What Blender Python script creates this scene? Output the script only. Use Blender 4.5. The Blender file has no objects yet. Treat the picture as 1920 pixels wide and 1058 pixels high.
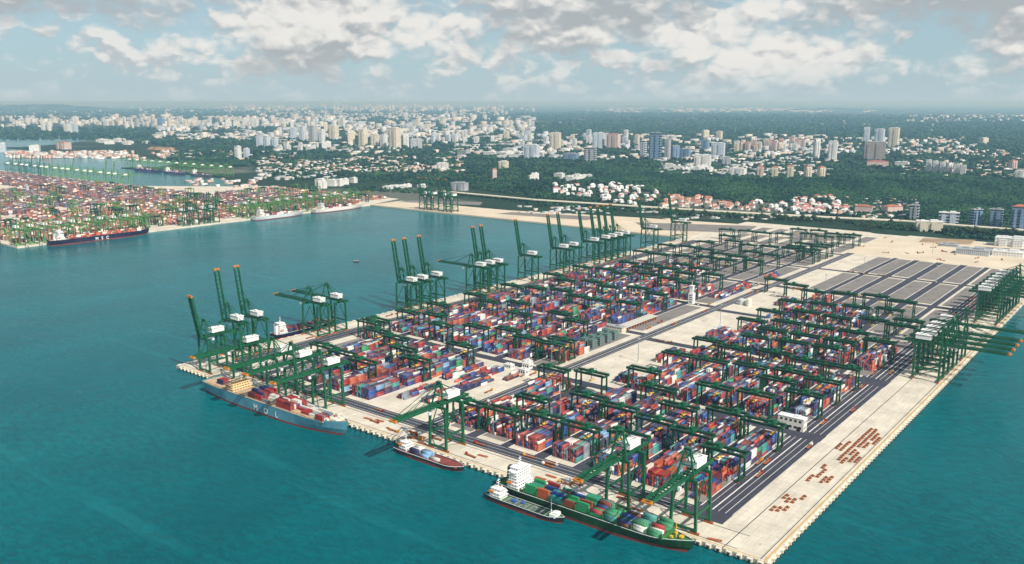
import bpy, math, random
import numpy as np
from mathutils import Vector, Matrix
R = math.radians
random.seed(7); rng = np.random.default_rng(11)
sc = bpy.context.scene
col = sc.collection

# ------------------------------------------------------------------ camera, sky, sun, exposure
CAM = (238.77, -608.03, 354.0); PITCH = R(11.625); YAW = R(38.494); FPX = 1638.1
cd = bpy.data.cameras.new('camera'); cam = bpy.data.objects.new('camera', cd); col.objects.link(cam)
cam.location = CAM; cam.rotation_euler = (math.pi/2 - PITCH, 0, YAW)
cd.sensor_width = 36; cd.lens = 36*FPX/1920; cd.clip_start = 1; cd.clip_end = 400000
sc.camera = cam
sc.render.engine = 'CYCLES'
vs = sc.view_settings
vs.view_transform = 'Standard'; vs.look = 'None'; vs.gamma = 1; vs.exposure = 0.12; vs.use_curve_mapping = False

SUN_EL = R(44); SUN_DIR = Vector((math.cos(SUN_EL)*0.97, -math.cos(SUN_EL)*0.24, math.sin(SUN_EL))).normalized()
sd = bpy.data.lights.new('sun', 'SUN'); so = bpy.data.objects.new('sun', sd); col.objects.link(so)
sd.energy = 5.0; sd.angle = R(0.6); sd.color = (1.0, 0.95, 0.86)
so.rotation_euler = SUN_DIR.to_track_quat('Z', 'Y').to_euler()

class NT:
    """tiny node helper"""
    def __init__(s, tree): s.t = tree; s.n = tree.nodes; s.l = tree.links
    def add(s, typ, inputs=None, **kw):
        nd = s.n.new(typ)
        for k, v in kw.items(): setattr(nd, k, v)
        for k, v in (inputs or {}).items():
            if isinstance(v, bpy.types.NodeSocket): s.l.new(v, nd.inputs[k])
            else: nd.inputs[k].default_value = v
        return nd
    def m(s, op, a, b=0.0, c=None, clamp=False):
        i = {0: a, 1: b}
        if c is not None: i[2] = c
        return s.add('ShaderNodeMath', i, operation=op, use_clamp=clamp).outputs[0]
    def vm(s, op, a, b): return s.add('ShaderNodeVectorMath', {0: a, 1: b}, operation=op).outputs[0]
    def step(s, x, lo, hi, a=0.0, b=1.0):
        return s.add('ShaderNodeMapRange', {0: x, 1: lo, 2: hi, 3: a, 4: b}, interpolation_type='SMOOTHSTEP').outputs[0]
    def lin(s, x, lo, hi, a=0.0, b=1.0): return s.add('ShaderNodeMapRange', {0: x, 1: lo, 2: hi, 3: a, 4: b}).outputs[0]
    def mix(s, f, a, b, blend='MIX'):
        nd = s.n.new('ShaderNodeMix'); nd.data_type = 'RGBA'; nd.blend_type = blend
        for k, v in ((0, f), (6, a), (7, b)):
            if isinstance(v, bpy.types.NodeSocket): s.l.new(v, nd.inputs[k])
            else: nd.inputs[k].default_value = v if k == 0 else (*v[:3], 1)
        return nd.outputs[2]
    def noise(s, vec, scale, detail=4, rough=0.55, **kw):
        return s.add('ShaderNodeTexNoise', {'Vector': vec, 'Scale': scale, 'Detail': detail, 'Roughness': rough}, **kw).outputs[0]

wd = bpy.data.worlds.new('World'); sc.world = wd; wd.use_nodes = True
t = NT(wd.node_tree); t.n.clear()
sky = t.add('ShaderNodeTexSky', sky_type='NISHITA', sun_disc=False, sun_elevation=SUN_EL,
            sun_rotation=math.atan2(SUN_DIR.x, SUN_DIR.y), altitude=350, air_density=1.0, dust_density=1.2, ozone_density=2.0)
d = t.add('ShaderNodeTexCoord').outputs['Generated']
z = t.add('ShaderNodeSeparateXYZ', {0: d}).outputs[2]
p = t.vm('MULTIPLY', d, (1, 1, 1.75))
wob = t.add('ShaderNodeTexNoise', {'Vector': t.vm('MULTIPLY', d, (1, 1, 1.6)), 'Scale': 30.0, 'Detail': 3.0}).outputs[1]
p = t.vm('ADD', p, t.vm('MULTIPLY', t.vm('SUBTRACT', wob, (.5, .5, .5)), (0.03, 0.03, 0.03)))
def billow(q):   # cauliflower tops: rounded cells at two sizes
    u = t.add('ShaderNodeTexVoronoi', {'Vector': q, 'Scale': 30.0}, feature='F1').outputs[0]
    v = t.add('ShaderNodeTexVoronoi', {'Vector': q, 'Scale': 75.0}, feature='F1').outputs[0]
    return t.m('ADD', t.m('MULTIPLY', u, 0.66), t.m('MULTIPLY', v, 0.34))
puff = billow(p); puff2 = billow(t.vm('ADD', p, (0.002, 0.001, 0.012)))
def layer(off, sc_, dl, det):
    a = t.m('SUBTRACT', t.noise(t.vm('ADD', p, off), sc_, det, 0.5), t.m('MULTIPLY', t.m('SUBTRACT', puff, 0.46), 0.24))
    b = t.noise(t.vm('ADD', p, (off[0]+dl[0], off[1]+dl[1], off[2]+dl[2])), sc_, det-3, 0.46)
    b = t.m('SUBTRACT', b, t.m('MULTIPLY', t.m('SUBTRACT', puff2, 0.46), 0.24))
    return a, b
big, bigl = layer((3.35, 1.7, 0.2), 5.2, (0.010, 0.004, 0.050), 9)
sml, smll = layer((7.1, 4.2, 2.0), 19, (0.004, 0.002, 0.016), 9)
low = t.lin(z, 0.02, 0.095, -0.06, 0.13); hi = t.lin(z, 0.12, 0.45, 0.0, -0.17)   # oblique sight lines meet more cloud than the zenith
bm = t.step(t.m('ADD', t.m('ADD', big, low), hi), 0.425, 0.615)
smc = t.m('SUBTRACT', sml, t.m('MULTIPLY', t.m('ABSOLUTE', t.m('SUBTRACT', z, 0.042)), 1.8))
sm_ = t.step(smc, 0.42, 0.58)
blit = t.step(t.m('SUBTRACT', big, bigl), -0.06, 0.11)
slit = t.step(t.m('SUBTRACT', sml, smll), -0.09, 0.07)
CW = (10.3, 10.1, 9.65); CG = (5.3, 5.75, 6.05)
skyc = t.mix(t.lin(z, 0.06, 0.55, 0.68, 0.08), sky.outputs[0], (5.4, 7.8, 9.0))       # humid tropical air in front of the blue
c1 = t.mix(t.m('MULTIPLY', sm_, 0.85), skyc, t.mix(slit, (6.3, 6.7, 7.1), CW))
c2 = t.mix(t.m('MULTIPLY', bm, 0.97), c1, t.mix(blit, CG, CW))
hz = t.step(z, -0.01, 0.050, 0.98, 0.0)
c3 = t.mix(hz, c2, (5.9, 7.4, 8.0))
bg = t.add('ShaderNodeBackground', {0: c3, 1: 0.075})
t.l.new(bg.outputs[0], t.add('ShaderNodeOutputWorld').inputs[0])

# ------------------------------------------------------------------ layout helpers
WATER, LAND, DECK = 0.0, 3.4, 4.0
_F = Vector((-math.sin(YAW), math.cos(YAW), 0)); _Rt = Vector((math.cos(YAW), math.sin(YAW), 0))
_fw = _F*math.cos(PITCH) - Vector((0, 0, math.sin(PITCH))); _up = Vector((0, 0, math.cos(PITCH))) + _F*math.sin(PITCH)
HILLS = []   # (cx, cy, ux, uy, half length, half width, height)
def terrain(x, y):
    h = LAND
    for cx, cy, ux, uy, a, b, H in HILLS:
        du = ((x-cx)*ux + (y-cy)*uy)/a; dv = (-(x-cx)*uy + (y-cy)*ux)/b
        h = h + H*np.exp(-2.2*(du*du + dv*dv))
    return h
def at(px, py, z=None):
    """survey point: where the sight line of photo pixel (px,py) meets the ground (or height z)"""
    r = _Rt*(px-960) + _up*(529-py) + _fw*FPX
    zz = LAND if z is None else z
    for k in range(1 if z is not None or not HILLS else 12):
        tt = (CAM[2]-zz)/-r.z; x = CAM[0]+r.x*tt; y = CAM[1]+r.y*tt
        if z is None and HILLS: zz = 0.5*zz + 0.5*float(terrain(x, y))
    return x, y, zz
def depth(x, y, z): return (Vector((x, y, z))-Vector(CAM)).dot(_fw)

def S(r, g, b):
    f = lambda c: (c/255/12.92) if c/255 <= 0.04045 else ((c/255+0.055)/1.055)**2.4
    return (f(r), f(g), f(b))

# ------------------------------------------------------------------ materials
MATS = {}
def mat(name, c, rough=0.7, var=0.12, scale=0.3, metal=0.0, bump=0.0, spec=0.3, c2=None, obj=True):
    if name in MATS: return MATS[name]
    m = bpy.data.materials.new(name); m.use_nodes = True; n = NT(m.node_tree); n.n.clear()
    tc = n.add('ShaderNodeTexCoord').outputs['Object'] if obj else n.add('ShaderNodeNewGeometry').outputs['Position']
    f = n.noise(tc, scale, 5)
    lo = tuple(x*(1-var) for x in c) if c2 is None else c2
    hi = tuple(min(1, x*(1+var)) for x in c) if c2 is None else c
    cc = n.mix(n.lin(f, 0.3, 0.7), lo, hi)
    b = n.add('ShaderNodeBsdfPrincipled', {'Base Color': cc, 'Roughness': rough, 'Metallic': metal, 'Specular IOR Level': spec})
    if bump: n.l.new(n.add('ShaderNodeBump', {'Strength': bump, 'Height': n.noise(tc, scale*6, 4)}).outputs[0], b.inputs['Normal'])
    n.l.new(b.outputs[0], n.add('ShaderNodeOutputMaterial').inputs[0])
    MATS[name] = m; return m
def attr_mat(name, rough=0.6, spec=0.3):
    m = bpy.data.materials.new(name); m.use_nodes = True; n = NT(m.node_tree); n.n.clear()
    a = n.add('ShaderNodeAttribute', attribute_name='tint').outputs[0]
    ps = n.add('ShaderNodeNewGeometry').outputs['Position']
    f = n.lin(n.noise(ps, 0.35, 4), 0.3, 0.7, 0.72, 1.12)
    cc = n.mix(1.0, a, n.add('ShaderNodeCombineXYZ', {0: f, 1: f, 2: f}).outputs[0], 'MULTIPLY')
    b = n.add('ShaderNodeBsdfPrincipled', {'Base Color': cc, 'Roughness': rough, 'Specular IOR Level': spec})
    n.l.new(b.outputs[0], n.add('ShaderNodeOutputMaterial').inputs[0]); return m
def facade(name, wall, glass, floor=3.4, bay=4.2, fw=0.5, bw=0.6):
    """wall colour with rows of windows as flat far-off pattern (each is far below a pixel)"""
    m = bpy.data.materials.new(name); m.use_nodes = True; n = NT(m.node_tree); n.n.clear()
    o = n.add('ShaderNodeSeparateXYZ', {0: n.add('ShaderNodeTexCoord').outputs['Object']}).outputs
    fz = n.m('FRACT', n.m('DIVIDE', o[2], floor)); fx = n.m('FRACT', n.m('DIVIDE', n.m('ADD', o[0], o[1]), bay))
    w = n.m('MULTIPLY', n.m('LESS_THAN', fz, fw), n.m('LESS_THAN', fx, bw))
    v = n.lin(n.noise(n.add('ShaderNodeTexCoord').outputs['Object'], 0.05, 3), 0.3, 0.7, 0.85, 1.1)
    cc = n.mix(1.0, n.mix(w, wall, glass), n.add('ShaderNodeCombineXYZ', {0: v, 1: v, 2: v}).outputs[0], 'MULTIPLY')
    b = n.add('ShaderNodeBsdfPrincipled', {'Base Color': cc, 'Roughness': n.lin(w, 0, 1, 0.75, 0.25)})
    n.l.new(b.outputs[0], n.add('ShaderNodeOutputMaterial').inputs[0]); MATS[name] = m; return m

GREEN = mat('crane_green', S(22, 100, 60), 0.45, 0.25, 0.25, c2=S(12, 72, 50), spec=0.4)
GREEN2 = mat('gantry_green', S(16, 84, 50), 0.5, 0.25, 0.25, c2=S(8, 54, 38))
FGREEN = mat('far_crane_green', S(88, 136, 70), 0.6, 0.2, 0.05)  # far cranes: distance haze partly put into this paler green
WHITE = mat('white_paint', (0.80, 0.80, 0.78), 0.5, 0.05, 0.4)
CREAMP = mat('cream_paint', (0.74, 0.68, 0.55), 0.6, 0.08, 0.3)
ORANGE = mat('safety_orange', S(198, 124, 48), 0.5, 0.15, 0.5)
RUST = mat('rusty_orange', S(158, 92, 52), 0.7, 0.25, 0.5)
YELLOW = mat('yellow_paint', S(216, 176, 70), 0.5, 0.1, 0.5)
DARK = mat('dark_steel', (0.03, 0.032, 0.035), 0.6, 0.2, 0.5)
GREY = mat('grey_steel', (0.28, 0.29, 0.30), 0.5, 0.15, 0.4)
GLASS = mat('dark_glass', (0.02, 0.035, 0.05), 0.12, 0.1, 0.2, spec=0.6)
RUBBER = mat('fender_rubber', (0.02, 0.02, 0.022), 0.8, 0.2, 0.5)
LINE = mat('road_paint', (0.72, 0.70, 0.66), 0.7, 0.15, 0.6, obj=False)
ASPH = mat('asphalt', (0.060, 0.062, 0.082), 0.85, 0.25, 0.06, c2=(0.038, 0.040, 0.056), obj=False)
PAD = mat('yard_paving', (0.25, 0.225, 0.205), 0.85, 0.2, 0.05, c2=(0.17, 0.155, 0.145), obj=False)
ROOFR = mat('terracotta_roof', S(168, 104, 84), 0.8, 0.2, 0.05)
ROOFW = mat('pale_roof', (0.66, 0.66, 0.64), 0.6, 0.12, 0.05)
ROOFG = mat('grey_roof', (0.34, 0.36, 0.38), 0.6, 0.15, 0.05)

def concrete(name, c, joint):
    m = bpy.data.materials.new(name); m.use_nodes = True; n = NT(m.node_tree); n.n.clear()
    ps = n.add('ShaderNodeNewGeometry').outputs['Position']
    br = n.add('ShaderNodeTexBrick', {'Vector': ps, 'Color1': (*c, 1), 'Color2': (*(x*0.95 for x in c), 1), 'Mortar': (*joint, 1),
               'Scale': 1.0, 'Mortar Size': 0.16, 'Mortar Smooth': 0.4, 'Brick Width': 21.0, 'Row Height': 9.0}, offset=0.0)
    f = n.lin(n.noise(ps, 0.035, 6, 0.62), 0.3, 0.7, 0.80, 1.10)
    g = n.lin(n.noise(n.vm('MULTIPLY', ps, (1, 0.12, 1)), 0.35, 4), 0.35, 0.75, 0.88, 1.05)
    cc = n.mix(1.0, br.outputs[0], n.add('ShaderNodeCombineXYZ', {0: n.m('MULTIPLY', f, g), 1: n.m('MULTIPLY', f, g), 2: n.m('MULTIPLY', f, g)}).outputs[0], 'MULTIPLY')
    st = n.step(n.noise(ps, 0.11, 6, 0.7), 0.60, 0.74)                      # oil and tyre stains
    cc = n.mix(n.m('MULTIPLY', st, 0.5), cc, (0.20, 0.18, 0.15))
    b = n.add('ShaderNodeBsdfPrincipled', {'Base Color': cc, 'Roughness': 0.85, 'Specular IOR Level': 0.2})
    n.l.new(b.outputs[0], n.add('ShaderNodeOutputMaterial').inputs[0]); MATS[name] = m; return m
CONC = concrete('quay_concrete', (0.71, 0.645, 0.53), (0.46, 0.41, 0.33))
SANDY = mat('sandy_ground', (0.70, 0.60, 0.45), 0.9, 0.15, 0.012, c2=(0.56, 0.47, 0.35), obj=False)

# water
m = bpy.data.materials.new('sea_water'); m.use_nodes = True; n = NT(m.node_tree); n.n.clear(); WMAT = m
ps = n.add('ShaderNodeNewGeometry').outputs['Position']
big_ = n.noise(n.vm('MULTIPLY', ps, (1, 0.55, 1)), 0.0035, 5, 0.6)
wc = n.mix(n.lin(big_, 0.32, 0.68), (0.0006, 0.102, 0.122), (0.0010, 0.172, 0.194))
wv = n.add('ShaderNodeMapping', {'Vector': ps, 'Rotation': (0, 0, R(-52)), 'Scale': (0.55, 1.25, 1)}).outputs[0]     # wind waves run one way
wv = n.vm('ADD', wv, n.vm('MULTIPLY', n.add('ShaderNodeTexNoise', {'Vector': ps, 'Scale': 0.02, 'Detail': 2.0}).outputs[1], (14, 14, 0)))
swl = n.noise(wv, 0.05, 4, 0.6); rip = n.noise(wv, 0.13, 4, 0.68); gust = n.step(n.noise(ps, 0.006, 4), 0.35, 0.65, 0.55, 1.0)
hgt = n.m('MULTIPLY', n.m('ADD', n.m('MULTIPLY', swl, 1.4), n.m('MULTIPLY', rip, 1.5)), gust)
wc = n.mix(n.m('MULTIPLY', n.step(rip, 0.36, 0.66), gust), n.mix(0.42, wc, (0.0003, 0.048, 0.066)), wc)  # ripple troughs darkened in the colour itself, strengthening the wave shading
stk = n.step(n.noise(n.add('ShaderNodeMapping', {'Vector': ps, 'Rotation': (0, 0, R(-25)), 'Scale': (0.10, 1.0, 1)}).outputs[0], 0.03, 5, 0.6), 0.56, 0.70)   # slicks drawn out by the current
wc = n.mix(n.m('MULTIPLY', stk, 0.35), wc, (0.010, 0.185, 0.205))
b1 = n.add('ShaderNodeBump', {'Strength': 1.0, 'Distance': 3.5, 'Height': hgt}).outputs[0]
b2 = n.add('ShaderNodeBump', {'Strength': 1.0, 'Distance': 0.55, 'Height': hgt}).outputs[0]
df = n.add('ShaderNodeBsdfDiffuse', {'Color': wc, 'Normal': b1})
gl = n.add('ShaderNodeBsdfGlossy', {'Color': (.80, .97, 1.0, 1), 'Roughness': n.lin(big_, 0.3, 0.7, 0.10, 0.22), 'Normal': b2})
fr = n.add('ShaderNodeFresnel', {'IOR': 1.13, 'Normal': b2})
n.l.new(n.add('ShaderNodeMixShader', {0: fr.outputs[0], 1: df.outputs[0], 2: gl.outputs[0]}).outputs[0], n.add('ShaderNodeOutputMaterial').inputs[0])

# land: woodland floor, grass and far built-up specks
m = bpy.data.materials.new('land_cover'); m.use_nodes = True; n = NT(m.node_tree); n.n.clear(); LMAT = m
ps = n.add('ShaderNodeNewGeometry').outputs['Position']
a = n.lin(n.noise(ps, 0.02, 6, 0.65), 0.3, 0.7); bb = n.noise(ps, 0.0011, 6, 0.6)
gc = n.mix(a, (0.008, 0.030, 0.018), (0.026, 0.056, 0.028))
gc = n.mix(n.m('MULTIPLY', n.step(bb, 0.53, 0.60), 0.5), gc, (0.22, 0.21, 0.18))
b = n.add('ShaderNodeBsdfPrincipled', {'Base Color': gc, 'Roughness': 0.95, 'Specular IOR Level': 0.1})
n.l.new(b.outputs[0], n.add('ShaderNodeOutputMaterial').inputs[0])

TINT = attr_mat('container_paint', 0.55); LEAF = attr_mat('canopy_leaves', 0.9, 0.03); TOWNM = attr_mat('town_walls', 0.75)

# ------------------------------------------------------------------ mesh helpers
class MB:
    def __init__(s): s.v = []; s.f = []; s.mi = []
    def quad(s, pts, mi=0):
        k = len(s.v); s.v += [tuple(q) for q in pts]; s.f.append(tuple(range(k, k+len(pts)))); s.mi.append(mi); return s
    def box(s, c, sz, mi=0, rz=0, taper=1.0):
        k = len(s.v); hx, hy, hz_ = sz[0]/2, sz[1]/2, sz[2]/2; ca, sa = math.cos(rz), math.sin(rz)
        for zz in (-1, 1):
            q = taper if zz > 0 else 1.0
            for xx, yy in ((-1, -1), (1, -1), (1, 1), (-1, 1)):
                x, y = xx*hx*q, yy*hy*q
                s.v.append((c[0]+x*ca-y*sa, c[1]+x*sa+y*ca, c[2]+zz*hz_))
        for q in ((0, 3, 2, 1), (4, 5, 6, 7), (0, 1, 5, 4), (1, 2, 6, 5), (2, 3, 7, 6), (3, 0, 4, 7)):
            s.f.append(tuple(k+i for i in q)); s.mi.append(mi)
        return s
    def bar(s, a, b, w, h=None, mi=0):
        """rectangular beam from a to b"""
        h = h or w; a = Vector(a); b = Vector(b); d_ = (b-a); L = d_.length
        if L < 1e-6: return s
        d_ /= L; up = Vector((0, 0, 1)) if abs(d_.z) < 0.95 else Vector((1, 0, 0))
        sx = d_.cross(up).normalized(); sy = sx.cross(d_).normalized(); k = len(s.v)
        for e in (a, b):
            for i, j in ((-1, -1), (1, -1), (1, 1), (-1, 1)): s.v.append(tuple(e+sx*(i*w/2)+sy*(j*h/2)))
        for q in ((0, 1, 2, 3), (7, 6, 5, 4), (0, 4, 5, 1), (1, 5, 6, 2), (2, 6, 7, 3), (3, 7, 4, 0)):
            s.f.append(tuple(k+i for i in q)); s.mi.append(mi)
        return s
    def tube(s, a, b, r0, r1=None, n_=8, mi=0):
        r1 = r0 if r1 is None else r1; a = Vector(a); b = Vector(b); d_ = (b-a).normalized()
        up = Vector((0, 0, 1)) if abs(d_.z) < 0.95 else Vector((1, 0, 0)); sx = d_.cross(up).normalized(); sy = sx.cross(d_); k = len(s.v)
        for e, r in ((a, r0), (b, r1)):
            for i in range(n_):
                q = 2*math.pi*i/n_; s.v.append(tuple(e+sx*(r*math.cos(q))+sy*(r*math.sin(q))))
        for i in range(n_):
            j = (i+1) % n_; s.f.append((k+i, k+j, k+n_+j, k+n_+i)); s.mi.append(mi)
        s.f.append(tuple(k+n_+i for i in range(n_))); s.mi.append(mi); s.f.append(tuple(k+n_-1-i for i in range(n_))); s.mi.append(mi)
        return s
    def prism(s, poly, z0, z1, mi=0):
        k = len(s.v); n_ = len(poly)
        ar = sum(poly[i][0]*poly[(i+1) % n_][1]-poly[(i+1) % n_][0]*poly[i][1] for i in range(n_))
        if ar < 0: poly = poly[::-1]
        s.v += [(q[0], q[1], z0) for q in poly] + [(q[0], q[1], z1) for q in poly]
        s.f.append(tuple(k+n_+i for i in range(n_))); s.mi.append(mi)
        for i in range(n_):
            j = (i+1) % n_; s.f.append((k+i, k+j, k+n_+j, k+n_+i)); s.mi.append(mi)
        return s
    def mesh(s, name, mats):
        me = bpy.data.meshes.new(name); me.from_pydata(s.v, [], s.f)
        for q in (mats if isinstance(mats, (list, tuple)) else [mats]): me.materials.append(q)
        if any(s.mi): me.polygons.foreach_set('material_index', s.mi)
        me.update(); return me
    def build(s, name, mats, parent=None):
        o = bpy.data.objects.new(name, s.mesh(name, mats)); col.objects.link(o)
        if parent is not None: o.parent = parent
        return o
def inst(me, name, parent=None, loc=(0, 0, 0), rz=0):
    o = bpy.data.objects.new(name, me); col.objects.link(o); o.location = loc; o.rotation_euler = (0, 0, rz)
    if parent is not None: o.parent = parent
    return o
def tag(o, label=None, cat=None, group=None, kind=None):
    if label: o['label'] = label
    if cat: o['category'] = cat
    if group: o['group'] = group
    if kind: o['kind'] = kind
    return o
def empty(name, loc=(0, 0, 0), rz=0):
    o = bpy.data.objects.new(name, None); col.objects.link(o); o.location = loc; o.rotation_euler = (0, 0, rz); o.empty_display_size = 1; return o
def base(n_): return n_.split('.')[0]
def copy_tree(o, parent=None):
    c = o.copy(); col.objects.link(c); c.name = base(o.name); c.parent = parent
    for ch in o.children: copy_tree(ch, c)
    return c
ORD = ['first', 'second', 'third', 'fourth', 'fifth', 'sixth', 'seventh', 'eighth', 'ninth', 'tenth', 'eleventh', 'twelfth', 'thirteenth', 'fourteenth', 'fifteenth', 'sixteenth', 'seventeenth', 'eighteenth', 'nineteenth', 'twentieth']
_BQ = np.array([(0, 3, 2, 1), (4, 5, 6, 7), (0, 1, 5, 4), (1, 2, 6, 5), (2, 3, 7, 6), (3, 0, 4, 7)])
def tinted_boxes(name, arr, mat_, parent=None):
    """arr rows: x,y,z0,lx,ly,lz,rz,r,g,b, roof r,g,b -> one mesh with a colour per face"""
    a = np.asarray(arr, float); N = len(a)
    c = np.array([(-1, -1, 0), (1, -1, 0), (1, 1, 0), (-1, 1, 0), (-1, -1, 1), (1, -1, 1), (1, 1, 1), (-1, 1, 1)], float)
    lx = c[None, :, 0]*a[:, 3:4]/2; ly = c[None, :, 1]*a[:, 4:5]/2; ca, sa = np.cos(a[:, 6:7]), np.sin(a[:, 6:7])
    V = np.stack([a[:, 0:1]+lx*ca-ly*sa, a[:, 1:2]+lx*sa+ly*ca, a[:, 2:3]+c[None, :, 2]*a[:, 5:6]], -1).reshape(-1, 3)
    Fq = _BQ[1:]; F = (np.arange(N)[:, None, None]*8+Fq[None]).reshape(-1)
    me = bpy.data.meshes.new(name); me.vertices.add(len(V)); me.vertices.foreach_set('co', V.ravel())
    nf = N*len(Fq); me.loops.add(nf*4); me.loops.foreach_set('vertex_index', F)
    me.polygons.add(nf); me.polygons.foreach_set('loop_start', np.arange(nf)*4); me.polygons.foreach_set('loop_total', np.full(nf, 4))
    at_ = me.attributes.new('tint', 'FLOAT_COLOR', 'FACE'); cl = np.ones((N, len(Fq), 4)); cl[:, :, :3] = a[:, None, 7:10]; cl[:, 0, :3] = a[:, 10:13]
    at_.data.foreach_set('color', cl.ravel()); me.materials.append(mat_); me.update(calc_edges=True); me.validate()
    return inst(me, name, parent)

# ------------------------------------------------------------------ sea, land, pier
BIG = 150000
tag(MB().quad([(-BIG, -BIG, WATER), (BIG, -BIG, WATER), (BIG, BIG, WATER), (-BIG, BIG, WATER)]).build('sea', WMAT), kind='structure')
XL, XR = -828.0, 8.0
def slab(name, poly, z1, mats, parent=None, z0=-4):
    o = MB().prism(poly, z0, z1).build(name, mats, parent)
    if parent is None: tag(o, kind='structure')
    return o
pier = slab('pier', [(XL, 0), (XR, 0), (XR, 1880), (XL, 1860)], DECK, CONC)
w2 = lambda px, py: at(px, py)[:2]
slab('land', [(-2052, 1470), (60000, 1470), (BIG*0.9, BIG*0.9), (-BIG*0.9, BIG*0.9), (-BIG*0.9, 3000), (-9000, 2350), (-4560, 2330), (-4330, 1980), (-4440, 1830),
              (-3420, 1812), (-3220, 1700), (-2960, 1560), (-2800, 1400), (-2052, 1400)], LAND, LMAT)
slab('terminal_land', [(-2046, 300), (-2046, 1474), (-2100, 1660), (-2900, 1660), (-3000, 1560), (-3330, 1330), (-7000, 1330), (-7000, 300)], DECK, CONC)
slab('terminal_apron', [(-2046, 1466), (XL+1, 1466), (XL+1, 1800), (-1150, 1740), (-1560, 1640), (-2046, 1620)], DECK-0.1, SANDY)
slab('sand_yard', [(-420, 1490), (120, 1490), (150, 1830), (-120, 1850), (-420, 1800)], DECK+0.06, SANDY, z0=3)
# lagoon behind the western town
lag = MB(); lag.quad([(*w2(-160, 277), LAND+0.3), (*w2(40, 276), LAND+0.3), (*w2(120, 270), LAND+0.3), (*w2(172, 262), LAND+0.3), (*w2(110, 256), LAND+0.3), (*w2(0, 255), LAND+0.3), (*w2(-160, 256), LAND+0.3)])
tag(lag.build('lagoon_water', WMAT), kind='structure')

def sheet(name, x0, x1, y0, y1, z_, mt, parent=None, r=0):
    mb = MB()
    if r:
        pts = []
        for cx, cy, a0 in ((x1-r, y1-r, 0), (x0+r, y1-r, 90), (x0+r, y0+r, 180), (x1-r, y0+r, 270)):
            for k in range(5): q = R(a0+22.5*k); pts.append((cx+r*math.cos(q), cy+r*math.sin(q), z_))
        mb.quad(pts)
    else: mb.quad([(x0, y0, z_), (x1, y0, z_), (x1, y1, z_), (x0, y1, z_)])
    o = mb.build(name, mt, parent)
    return o
# roads on the pier
COLS_R = [-369, -322, -278, -231, -182, -134, -90]; COLS_L = [-724, -676, -628, -580, -532, -484, -440]
SEG_R = [(60, 268), (292, 505), (530, 745), (770, 1000), (1028, 1236), (1258, 1480)]
SEG_L = [(60, 280), (304, 525), (548, 762), (786, 1000), (1024, 1230), (1252, 1440)]
HW = 15.5
road = empty('road'); tag(road, kind='structure')
zr = DECK+0.005
sheet('roadway', -790, -47, 37, 56, zr, ASPH, road)
sheet('roadway', -83, -47, 56.0, 1490, zr, ASPH, road)
sheet('roadway', -412, -394, 56.0, 1690, zr, ASPH, road)
sheet('roadway', -790, -760, 60, 1440, zr, ASPH, road)
for (a0, a1), (b0, b1) in zip(SEG_R[:-1], SEG_R[1:]): sheet('roadway', -394, -83, a1+4, b0-4, zr, ASPH, road)
for (a0, a1), (b0, b1) in zip(SEG_L[:-1], SEG_L[1:]): sheet('roadway', -760, -412, a1+4, b0-4, zr, ASPH, road)
sheet('roadway', -760, -412, 1446, 1462, zr, ASPH, road)
for x0, x1 in zip(COLS_R[:-1], COLS_R[1:]):
    if x0 <= -322:
        sheet('roadway', x0+HW+1.6, x1-HW-1.2, 56, 272, zr, ASPH, road)
        if x0 == -322: sheet('roadway', x0+HW+1.6, x1-HW-1.2, 288, 1484, zr, ASPH, road)
        continue
    for (s0, s1) in SEG_R: sheet('roadway', x0+HW+1.6, x1-HW-1.2, s0-4, s1+4, zr, ASPH, road)
for x0, x1 in zip(COLS_L[:-1], COLS_L[1:]):
    for k, (s0, s1) in enumerate(SEG_L):
        if k == 0 and x0 >= -532: continue
        sheet('roadway', x0+HW+1.6, x1-HW-1.2, s0-4, s1+4, zr, ASPH, road)
# lane lines
def line(x0, x1, y0, y1): return sheet('lane_line', x0, x1, y0, y1, zr+0.006, LINE, road)
for xx, wd_ in ((-47.4, .5), (-54, .55), (-60.5, .45), (-66, 1.3), (-72.5, .45), (-78, .4)):
    for y0, y1 in ((58, 270), (292, 500), (530, 745), (770, 1000), (1020, 1240), (1260, 1480)): line(xx-wd_/2, xx+wd_/2, y0, y1)
for xx in (-409, -403.2, -402.2, -397): line(xx-.25, xx+.25, 60, 1480)
for yy in (40, 46.5, 53): line(-788, -84, yy-.2, yy+.2)
for xx in (-785, -775, -765): line(xx-.25, xx+.25, 62, 1438)
# block pads with kerbed ends
PADS = []
def pad(xc, s0, s1, hw=HW):
    o = sheet('yard_pad', xc-hw, xc+hw, s0+5, s1-5, DECK+0.012, PAD, pier)
    mb = MB()
    for xx in (xc-hw-.5, xc+hw+.5, ):
        mb.quad([(xx-.45, s0, DECK+.018), (xx+.45, s0, DECK+.018), (xx+.45, s1, DECK+.018), (xx-.45, s1, DECK+.018)])
    mb.build('pad_edge', LINE, pier)
    PADS.append((xc, s0, s1))
for xc in COLS_R:
    for k, (s0, s1) in enumerate(SEG_R):
        if xc == -369 and k > 0: continue
        if xc == -322 and k in (1, 2, 3): continue
        pad(xc, s0, s1, 12 if xc == -90 else HW)
for xc in COLS_L:
    for k, (s0, s1) in enumerate(SEG_L+[(1474, 1640), (1660, 1780)]):
        if k == 0 and xc > -532: continue
        pad(xc, s0, s1)
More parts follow.
